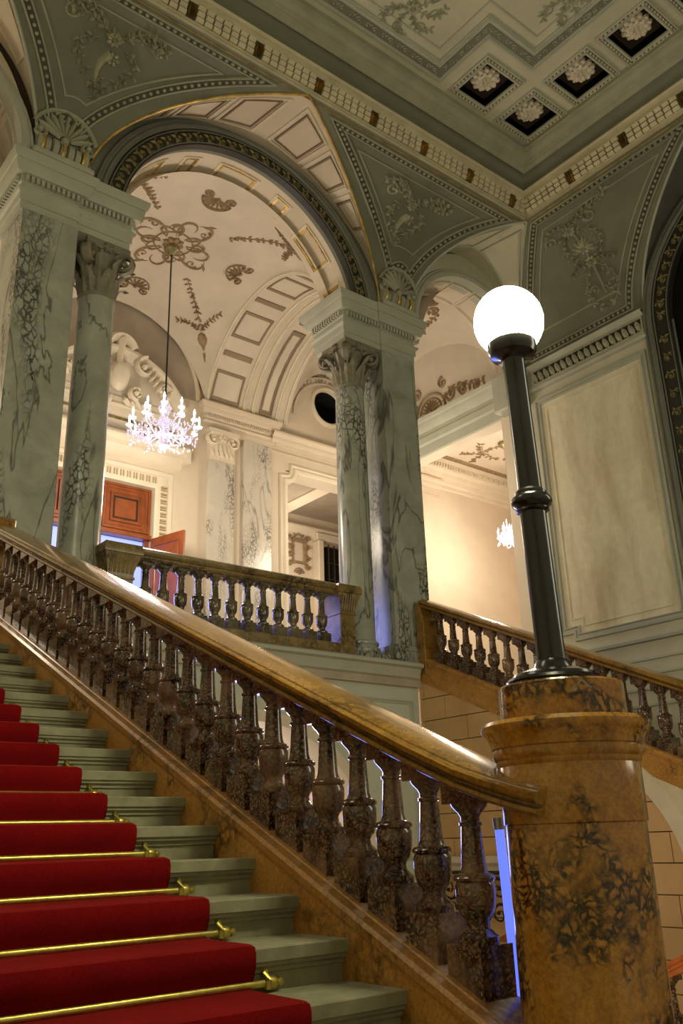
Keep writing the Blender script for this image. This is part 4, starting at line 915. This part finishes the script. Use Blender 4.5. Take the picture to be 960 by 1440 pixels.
mb.stroke([(cc, 1.7), (cc, 1.3), (cc, 1.05), (cc-.02, .5)], .016, .04, m, False); flower(mb, cc, 1.28, .1, .07, m, 6)
for q in (-1, 1):
    G(bez((cc, 1.62), (cc+q*.42, 1.58), (cc+q*.38, 1.2), (cc+q*.08, 1.05)), .08); scroll(mb, cc+q*.38, 1.62+.1*(q < 0), .11, 0, 1.1, q, .022, .045, m); G(bez((cc, 1.7), (cc+q*.2, 1.85), (cc+q*.35, 1.8), (cc+q*.42, 1.7)), .06)
    G(bez((cc, 1.02), (cc+q*.36, .8), (cc+q*.34, .4), (cc, .28)), .075); G(bez((cc, 1.02), (cc+q*.2, 1.12), (cc+q*.3, 1.0), (cc+q*.42, .95)), .06); scroll(mb, cc+q*.14, .62, .09, 0, 1.1, q, .018, .04, m)
G(bez((cc-.2, 1.75), (cc-.45, 1.95), (cc-.7, 1.8), (cc-.85, 2.0)), .07)
obj('stucco_bouquet', mb, RELH, wall_right)
mb = MB(); mb.sweep([(6.14, 7.2), (8.40, 7.2)], [(-.31, 0), (-.30, .06), (-.26, .08), (-.25, .04), (-.2, .05), (-.19, .02), (.06, .02), (.07, .05), (.1, .07), (.12, .10), (.15, .12), (.17, .1), (.17, 0)], fb); obj('frieze_moulding', mb, TRIM, wall_right)
mb = MB(); mb.add([(XB-.025, 6.18, 7.01), (XB-.025, 8.28, 7.01), (XB-.025, 8.28, 7.26), (XB-.025, 6.18, 7.26)], [(0, 1, 2, 3)]); obj('frieze_ground', mb, DARKB, wall_right)
mb = MB(); fm = lambda u, v, h: (XB-.02-h, u, v)
for k in range(18):
    u = 6.24+.117*k; leaf(mb, u-.03, 7.03, 1.0, .19, .045, .05, fm); leaf(mb, u+.06, 7.24, -2.0, .19, .045, .05, fm); flower(mb, u+.02, 7.135, .045, .055, fm, 5)
mb.sweep([(6.18, 7.01), (8.28, 7.01), (8.28, 7.26), (6.18, 7.26)], ridge(.015, .04), fm, True); stuff(obj('frieze_leaf', mb, RELH, wall_right))
fr_ = [(6.27, 2.72), (8.02, 2.72), (8.02, 2.84), (8.26, 2.84), (8.26, 6.68), (6.27, 6.68)]
mb = MB(); mb.sweep(fr_, [(-.055, 0), (-.05, .04), (-.02, .05), (-.01, .025), (.02, .025), (.035, .05), (.05, .045), (.06, 0)], fb, True); obj('panel_frame', mb, TRIM, wall_right)
mb = MB(); mb.add([(XB-.012, *p) for p in fr_], [tuple(range(6))]); obj('panel_field', mb, HALLP, wall_right)
mb = MB(); mb.sweep([(6.43, 2.88), (7.9, 2.88), (7.9, 3.0), (8.1, 3.0), (8.1, 6.52), (6.43, 6.52)], ridge(.012, .012), lambda u, v, h: fb(u, v, h+.012), True); obj('panel_inner_line', mb, HALLP, wall_right)
mb = MB(); mb.sweep([(6.0, 2.5), (8.45, 2.5)], [(-.05, 0), (-.04, .05), (0, .06), (.02, .03), (.05, .02), (.06, 0)], fb); obj('dado_rail', mb, TRIM, wall_right)
for z in (2.22, 2.02, 1.82, 1.6): mb = MB(); mb.sweep([(5.5, z), (8.45, z)], ridge(.02, .02), fb); obj('dado_line', mb, TRIM, wall_right)
mb = MB(); mb.box(10.72, 11.0, 8.40, 9.0, 6.70, 7.40); obj('corner_entablature', mb, TRIM, wall_right, smooth=False, bev=.03)
for nm, P in (('wall_left', [(-.45, -.8), (-.45, 12.7)]), ('wall_near', [(-.5, -.8), (11.1, -.8)])):
    mb = MB(); (xa, ya), (xb, yb_) = P; mb.add([(xa, ya, -3.3), (xb, yb_, -3.3), (xb, yb_, 9.8), (xa, ya, 9.8)], [(0, 1, 2, 3)]); struct(nm, 'plain plaster %s wall of the stair hall outside the picture' % nm[5:], mb, HALL)

# ---------------------------------------------------------------- staircase
stair = thing('staircase', 'flight of grey stone steps with moulded nosings under a red runner', 'stairs', (1.15, 2.66, ZN))
XS = 2.40; steps = []
for k in range(-2, 19):
    y, z = YN+RUN*k, ZN+RISE*k
    P = [(y+RUN+.06, z), (y+.004, z), (y, z-.004), (y, z-.046), (y+.012, z-.05), (y+.012, z-.062), (y+.022, z-.066), (y+.03, z-.072), (y+.03, z-.084), (y+.042, z-.088), (y+.042, z-RISE), (y+RUN+.06, z-RISE)]
    mb = MB(); mb.prism(P, lambda a, b: (-.1, a, b), lambda a, b: (XS, a, b)); obj('step', mb, STEP, stair, smooth=False)
# carpet runner, laid over the steps
CX0, CX1, th = .31, 1.965, .014
pts = []
for k in range(-2, 19):
    y, z = YN+RUN*k, ZN+RISE*k
    pts += [(y+.03, z-RISE+.006), (y-.004, z-.075), (y-.014, z-.05), (y-.016, z-.016), (y-.008, z+.006), (y+.012, z+.012), (y+RUN*.6, z+.012), (y+RUN+.0, z+.014)]
mb = MB(); lay = [[(x, yy-dy, zz_+dz) for yy, zz_ in pts] for x, dy, dz in ((CX0, 0, -.006), (CX0, 0, 0), (CX0+.02, .004, .006), ((CX0+CX1)/2, .004, .006), (CX1-.02, .004, .006), (CX1, 0, 0), (CX1, 0, -.012))]
mb.grid(lay); tag(obj('carpet_runner', mb, CARPET), 'red carpet runner covering the middle of the grey steps', 'carpet')
ordn = ['lowest', 'second', 'third', 'fourth', 'fifth', 'sixth', 'seventh', 'eighth', 'ninth', 'tenth', 'eleventh', 'twelfth', 'thirteenth', 'fourteenth', 'fifteenth']
proto = None
for k in range(0, 14):
    y, z = YN+RUN*k+.045, ZN+RISE*k-RISE+.03; y -= .0
    lab = 'brass stair rod holding the red runner, %s rod up from the bottom' % ordn[k]
    if proto is None:
        t = thing('stair_rod', lab, 'stair rod', (CX1, y, z), 'brass stair rods'); proto = t
        mb = MB(); mb.lathe([(.0135, -1.75), (.0135, .05), (.016, .052), (.016, .065)], (CX1, y-.035, z), 10, True, 'x'); obj('rod', mb, BRASS, t)
        mb = MB(); mb.lathe([(.016, .065), (.024, .07), (.026, .085), (.02, .1), (.01, .108), (.016, .115), (.012, .128), (.002, .132)], (CX1, y-.035, z), 10, True, 'x'); obj('finial', mb, BRASS, t)
        mb = MB(); mb.tube([(CX1+.06, y+.0, z+.055), (CX1+.06, y-.03, z+.035), (CX1+.06, y-.05, z+.01), (CX1+.06, y-.045, z-.016)], [.012, .011, .012, .014], 7); mb.lathe([(.016, -.012), (.02, .0), (.006, .014)], (CX1+.06, y-.0, z+.055), 8); obj('bracket', mb, BRASS, t)
    else:
        t = proto.copy(); C.objects.link(t); t.location = (CX1, y, z); tag(t, lab, 'stair rod', 'brass stair rods')
        for ch in list(proto.children):
            c = ch.copy(); C.objects.link(c); c.parent = t
# ---------------------------------------------------------------- balustrades
BP = [(.07, .13), (.073, .14), (.073, .155), (.06, .165), (.046, .178), (.043, .198), (.05, .213), (.06, .222), (.069, .25), (.0725, .285), (.072, .32), (.066, .332), (.074, .336), (.076, .345), (.07, .355), (.052, .362), (.045, .385), (.0365, .52), (.043, .524), (.043, .534), (.036, .538), (.036, .552), (.044, .566), (.056, .578), (.066, .59), (.07, .60)]
def baluster_mesh(slope, top=.70, mat=BALU, n=16):
    mb = MB(); mb.lathe(BP, (0, 0, 0), n); s_ = slope
    def blk(h, zb, zt, sb, st):
        mb.add([(-h, -h, zb-sb*h), (h, -h, zb-sb*h), (h, h, zb+sb*h), (-h, h, zb+sb*h), (-h, -h, zt-st*h), (h, -h, zt-st*h), (h, h, zt+st*h), (-h, h, zt+st*h)], [(0, 3, 2, 1), (4, 5, 6, 7), (0, 1, 5, 4), (1, 2, 6, 5), (2, 3, 7, 6), (3, 0, 4, 7)])
    blk(.082, -.01, .13, s_, 0); blk(.072, .60, top, 0, s_)
    return mb
def slope_balustrade(label, xf, sg, ya, yb_, ys_, loc, kind):
    t = thing('balustrade', label, 'balustrade', loc); X = lambda h: xf+sg*h
    mf = lambda u, v, h: (X(h), u, v)
    zr = lambda y: -.92+SL*y
    if kind == 'main': path = [(1.985, zr(1.985)+.07), (2.08, zr(2.08)+.048), (2.2, zr(2.2)+.028), (2.36, zr(2.36)+.008)]+[(y, zr(y)) for y in (2.6, 4, 6, 8.0, 8.30)]
    else: path = [(ya, zr(ya)), (yb_, zr(yb_))]
    q = .9
    prof = [(.0, .0), (.004, -.008), (.014, -.018), (.028, -.018), (.031, .014), (.043, .014), (.046, -.020), (.062, -.036), (.080, -.038), (.088, -.026), (.090, -.010), (.098, -.008), (.112, .045), (.116, .125), (.112, .205), (.098, .258), (.088, .28), (.05, .28), (.0, .25), (.0, .0)]
    prof = [(o*.92, h) for o, h in prof]
    mb = MB(); mb.sweep(path, prof, mf)
    k = len(prof); mb.f.append(tuple(range(k-1))); nn = len(path); mb.f.append(tuple((nn-1)*k+i for i in range(k-1))[::-1])
    obj('handrail', mb, AMBR, t)
    zs = lambda y: -1.60+SL*y
    y0 = 1.75 if kind == 'main' else ya
    P2 = [(y0, zs(y0)), (yb_, zs(yb_))]
    mb = MB(); pr = [(-.55 if kind == 'main' else -.30, .0), (-.05, .0), (-.045, -.012), (-.012, -.018), (.002, -.006), (.004, .03), (-.0, .045), (.006, .05), (.006, .26), (0, .28), (-.3, .285), (-.55 if kind == 'main' else -.30, .0)]
    mb.sweep(P2, pr, mf)
    k = len(pr); mb.f.append(tuple(range(k-1))); mb.f.append(tuple(range(k, 2*k-1))[::-1])
    obj('stringer', mb, ORNG, t)
    src = None
    for y in ys_:
        lc = (X(.155), y, zs(y)+.008)
        if src is None: src = obj('baluster', baluster_mesh(SL), BALU, t, lc)
        else: inst(src, t, lc)
    return t
bal = slope_balustrade('honey marble balustrade with brown balusters rising beside the red carpeted steps', 2.40, 1, 1.9, 8.30, [2.44+.2125*k for k in range(28)], (2.5, 2.2, -.6), 'main')
mb = MB(); mb.box(2.40, 2.66, 8.12, 8.40, 1.9, 2.95); obj('end_post', mb, AMBR, bal, smooth=False, bev=.015)
slope2 = slope_balustrade('far marble balustrade descending right behind the lamp post newel', FX, 1, 2.5, 8.38, [8.16-.2175*k for k in range(24)], (8.25, 5.5, 1), 'far')
mb = MB(); mb.prism([(8.30, 1.98), (8.44, 1.98), (8.44, 2.93), (8.36, 2.93), (8.34, 2.8), (8.30, 2.7)], lambda a, b: (FX-.015, a, b), lambda a, b: (FX+.28, a, b)); obj('end_post', mb, AMBR, slope2, smooth=False, bev=.01)
# loggia balustrade
lg = thing('loggia_balustrade', 'level olive brown balustrade between the two columns of the loggia', 'balustrade', (5.4, 8.5, LZ))
mb = MB(); mb.sweep([(3.9, 2.88), (6.85, 2.88)], [(0, -.0), (-.0, .0), (.0, .24), (.02, .26), (.04, .26), (.05, .285), (.075, .3), (.105, .3), (.115, .285), (.13, .26), (.13, 0)], lambda u, v, h: (u, 8.66-h+.03, v)); obj('handrail', mb, LOGB, lg)
mb = MB(); mb.box(3.9, 6.85, 8.41, 8.67, LZ, 2.26); obj('base_rail', mb, LOGB, lg, smooth=False, bev=.012)
LOGBAL = breccia('dark_olive_baluster_marble', (.10, .075, .045), (.19, .15, .09), (.02, .015, .01), .2, 16, (.45, .6), None, .5)
src = None
for k in range(12):
    lc = (4.22+.2165*k, 8.55, 2.245)
    if src is None: src = obj('baluster', baluster_mesh(0, .645, n=14), LOGBAL, lg, lc)
    else: inst(src, lg, lc)
for x0, x1 in ((3.70, 4.03), (6.76, 7.03)):
    mb = MB(); mb.box(x0+.02, x1-.02, 8.40, 8.72, LZ, 2.78); pd = obj('pedestal', mb, LOGB, lg, smooth=False, bev=.008)
    mb = MB(); xa, xb = x0+.02, x1-.02
    mb.sweep([(xa, 8.40), (xa, 8.72), (xb, 8.72), (xb, 8.40)], [(0, 2.62), (.012, 2.625), (.012, 2.65), (0, 2.655), (.004, 2.7), (.03, 2.80), (.055, 2.88), (.07, 2.885), (.075, 2.94), (.06, 2.99), (-.1, 3.01)], plan, True); obj('pedestal_capital', mb, LOGB, pd)
    mb = MB()
    for j in range(6): u = xa+.025+(xb-xa-.05)*j/5; mb.tube([(u, 8.398, 2.68), (u, 8.375, 2.78), (u, 8.35, 2.875)], .016, 6)
    obj('flute', mb, LOGB, pd)

# ---------------------------------------------------------------- newel drum and lamp post
NX, NY, NK = 2.655, 2.045, .995
nw = thing('newel_pedestal', 'large round mottled amber marble newel carrying the black lamp post', 'newel', (NX, NY, -.7))
def lat(name, prof, mat, par, n=48): mb = MB(); mb.lathe([(a*NK, b*NK) for a, b in prof], (NX, NY, 0), n); return obj(name, mb, mat, par)
lat('base_moulding', [(.30, -.80), (.30, -.73), (.285, -.72), (.30, -.70), (.302, -.675), (.285, -.65), (.265, -.645), (.255, -.625), (.245, -.61)], AMBER, nw)
lat('drum', [(.238, -.64), (.237, .028), (.235, .032)], AMBER, nw)
lat('upper_drum', [(.236, .03), (.243, .034), (.243, .225), (.24, .23)], AMBER, nw)
lat('cornice', [(.243, .222), (.25, .232), (.25, .242), (.256, .248), (.262, .262), (.258, .28), (.266, .284), (.27, .305), (.288, .33), (.297, .345), (.297, .358), (.286, .372), (.24, .378)], AMBER, nw)
lat('top_drum', [(.222, .37), (.222, .495), (.215, .502), (.14, .503)], AMBER, nw)
mb = MB(); mb.box(2.40, 2.90, 1.6, 2.3, -1.5, -.75); obj('plinth_block', mb, ORNG, nw, smooth=False, bev=.01)
lamp = thing('lamp_post', 'black iron lamp post with glowing white globe on the round newel', 'lamp', (NX-.005, NY, .50))
LX, LY, LZ0 = NX-.027, NY, .500; TX, TZ = -.038, 1.34          # slight lean of the pole
def lpart(name, prof, mat, n=24, par=None):
    mb = MB(); mb.lathe(prof, (0, 0, 0), n); mb.v = [(LX+x*1.02+TX*z/TZ, LY+y*1.02, LZ0+z*1.05) for x, y, z in mb.v]; return obj(name, mb, mat, par or lamp)
lpart('base_plate', [(.165, .003), (.168, .012), (.16, .022), (.15, .024), (.145, .034), (.10, .05), (.07, .055), (.062, .075), (.054, .085)], BLACK, 36)
lpart('lower_pole', [(.052, .08), (.051, .12), (.049, .62), (.05, .63)], BLACK)
lpart('collar', [(.05, .622), (.062, .63), (.058, .64), (.073, .652), (.077, .664), (.073, .678), (.06, .69), (.06, .70), (.048, .712)], BLACK)
lpart('upper_pole', [(.046, .71), (.043, 1.27)], BLACK)
lpart('globe_holder', [(.043, 1.245), (.05, 1.255), (.088, 1.268), (.096, 1.285), (.098, 1.315), (.09, 1.325), (.06, 1.325)], BLACK)
gz, gr_ = 1.418, .1395
lpart('globe', [(gr_*sin(PI*(.06+.94*k/24)), gz-gr_*cos(PI*(.06+.94*k/24))) for k in range(24)]+[(.001, gz+gr_)], GLOBE, 40)

# ---------------------------------------------------------------- lower flight rails seen through the gaps
def rail(label, x, y0, z0, y1, z1):
    t = thing('stair_handrail', label, 'handrail', (x, y0, z0)); mf = lambda u, v, h: (x+h, u, v)
    mb = MB(); mb.sweep([(y0, z0), (y1, z1)], [(0, -.05), (.03, -.055), (.04, -.03), (.06, -.03), (.07, -.045), (.1, -.02), (.1, .12), (.0, .15), (0, -.05)], mf); obj('rail', mb, ORWD, t)
    sl = (z1-z0)/(y1-y0); n = 9; src = None
    for k in range(n):
        y = y0+(y1-y0)*(k+.5)/n; lc = (x+.06, y, z0+sl*(y-y0)-.71)
        if src is None: src = obj('baluster', baluster_mesh(sl, n=12), BALU, t, lc)
        else: inst(src, t, lc)
    mb = MB(); mb.sweep([(y0, z0-.75), (y1, z1-.75)], [(0, -.06), (.04, -.06), (.04, .18), (0, .18)], mf); obj('stringer', mb, ORNG, t)
rail('low orange wooden handrail seen right of the round newel', 7.0, 6.2, -1.68, 4.1, -.76)
rail('low orange handrail glimpsed between last baluster and newel', 3.45, 4.9, -1.25, 3.05, -.41)
mb = MB(); rng = random.Random(2); t = thing('iron_railing', 'small scrolled iron railing glimpsed between the last baluster and newel', 'railing', (8.0, 7.6, -1))
im2 = lambda u, v, h: (7.95-h, u, v)
for k in range(4): scroll(mb, 7.25+.25*k, -.55, .13, PI/2*(k % 2)*2, 1.4, 1, .018, .03, im2); scroll(mb, 7.25+.25*k, -.8, .12, PI, 1.4, -1, .018, .03, im2)
mb.stroke([(7.0, -.38), (8.3, -.38)], .02, .03, im2, False); obj('scrollwork', mb, IRON, t)

# added glowing strip standing in for a blue reflection on the newel edge
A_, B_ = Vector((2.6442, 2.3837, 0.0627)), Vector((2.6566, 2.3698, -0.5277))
t = thing('reflection_strip', 'slim glowing blue white strip added as the reflection on the newel edge', 'light', B_)
mb = MB(); mb.tube([A_+(B_-A_)*.06, B_], .0175, 12); obj('glow_strip', mb, emit('blue_reflection_glow', (.13, .19, 1), 1.25), t)
mb = MB(); mb.tube([A_, A_+(B_-A_)*.07], .021, 12); obj('strip_cap', mb, plain('pale_grey_metal', (.5, .5, .52), .35, .6), t)
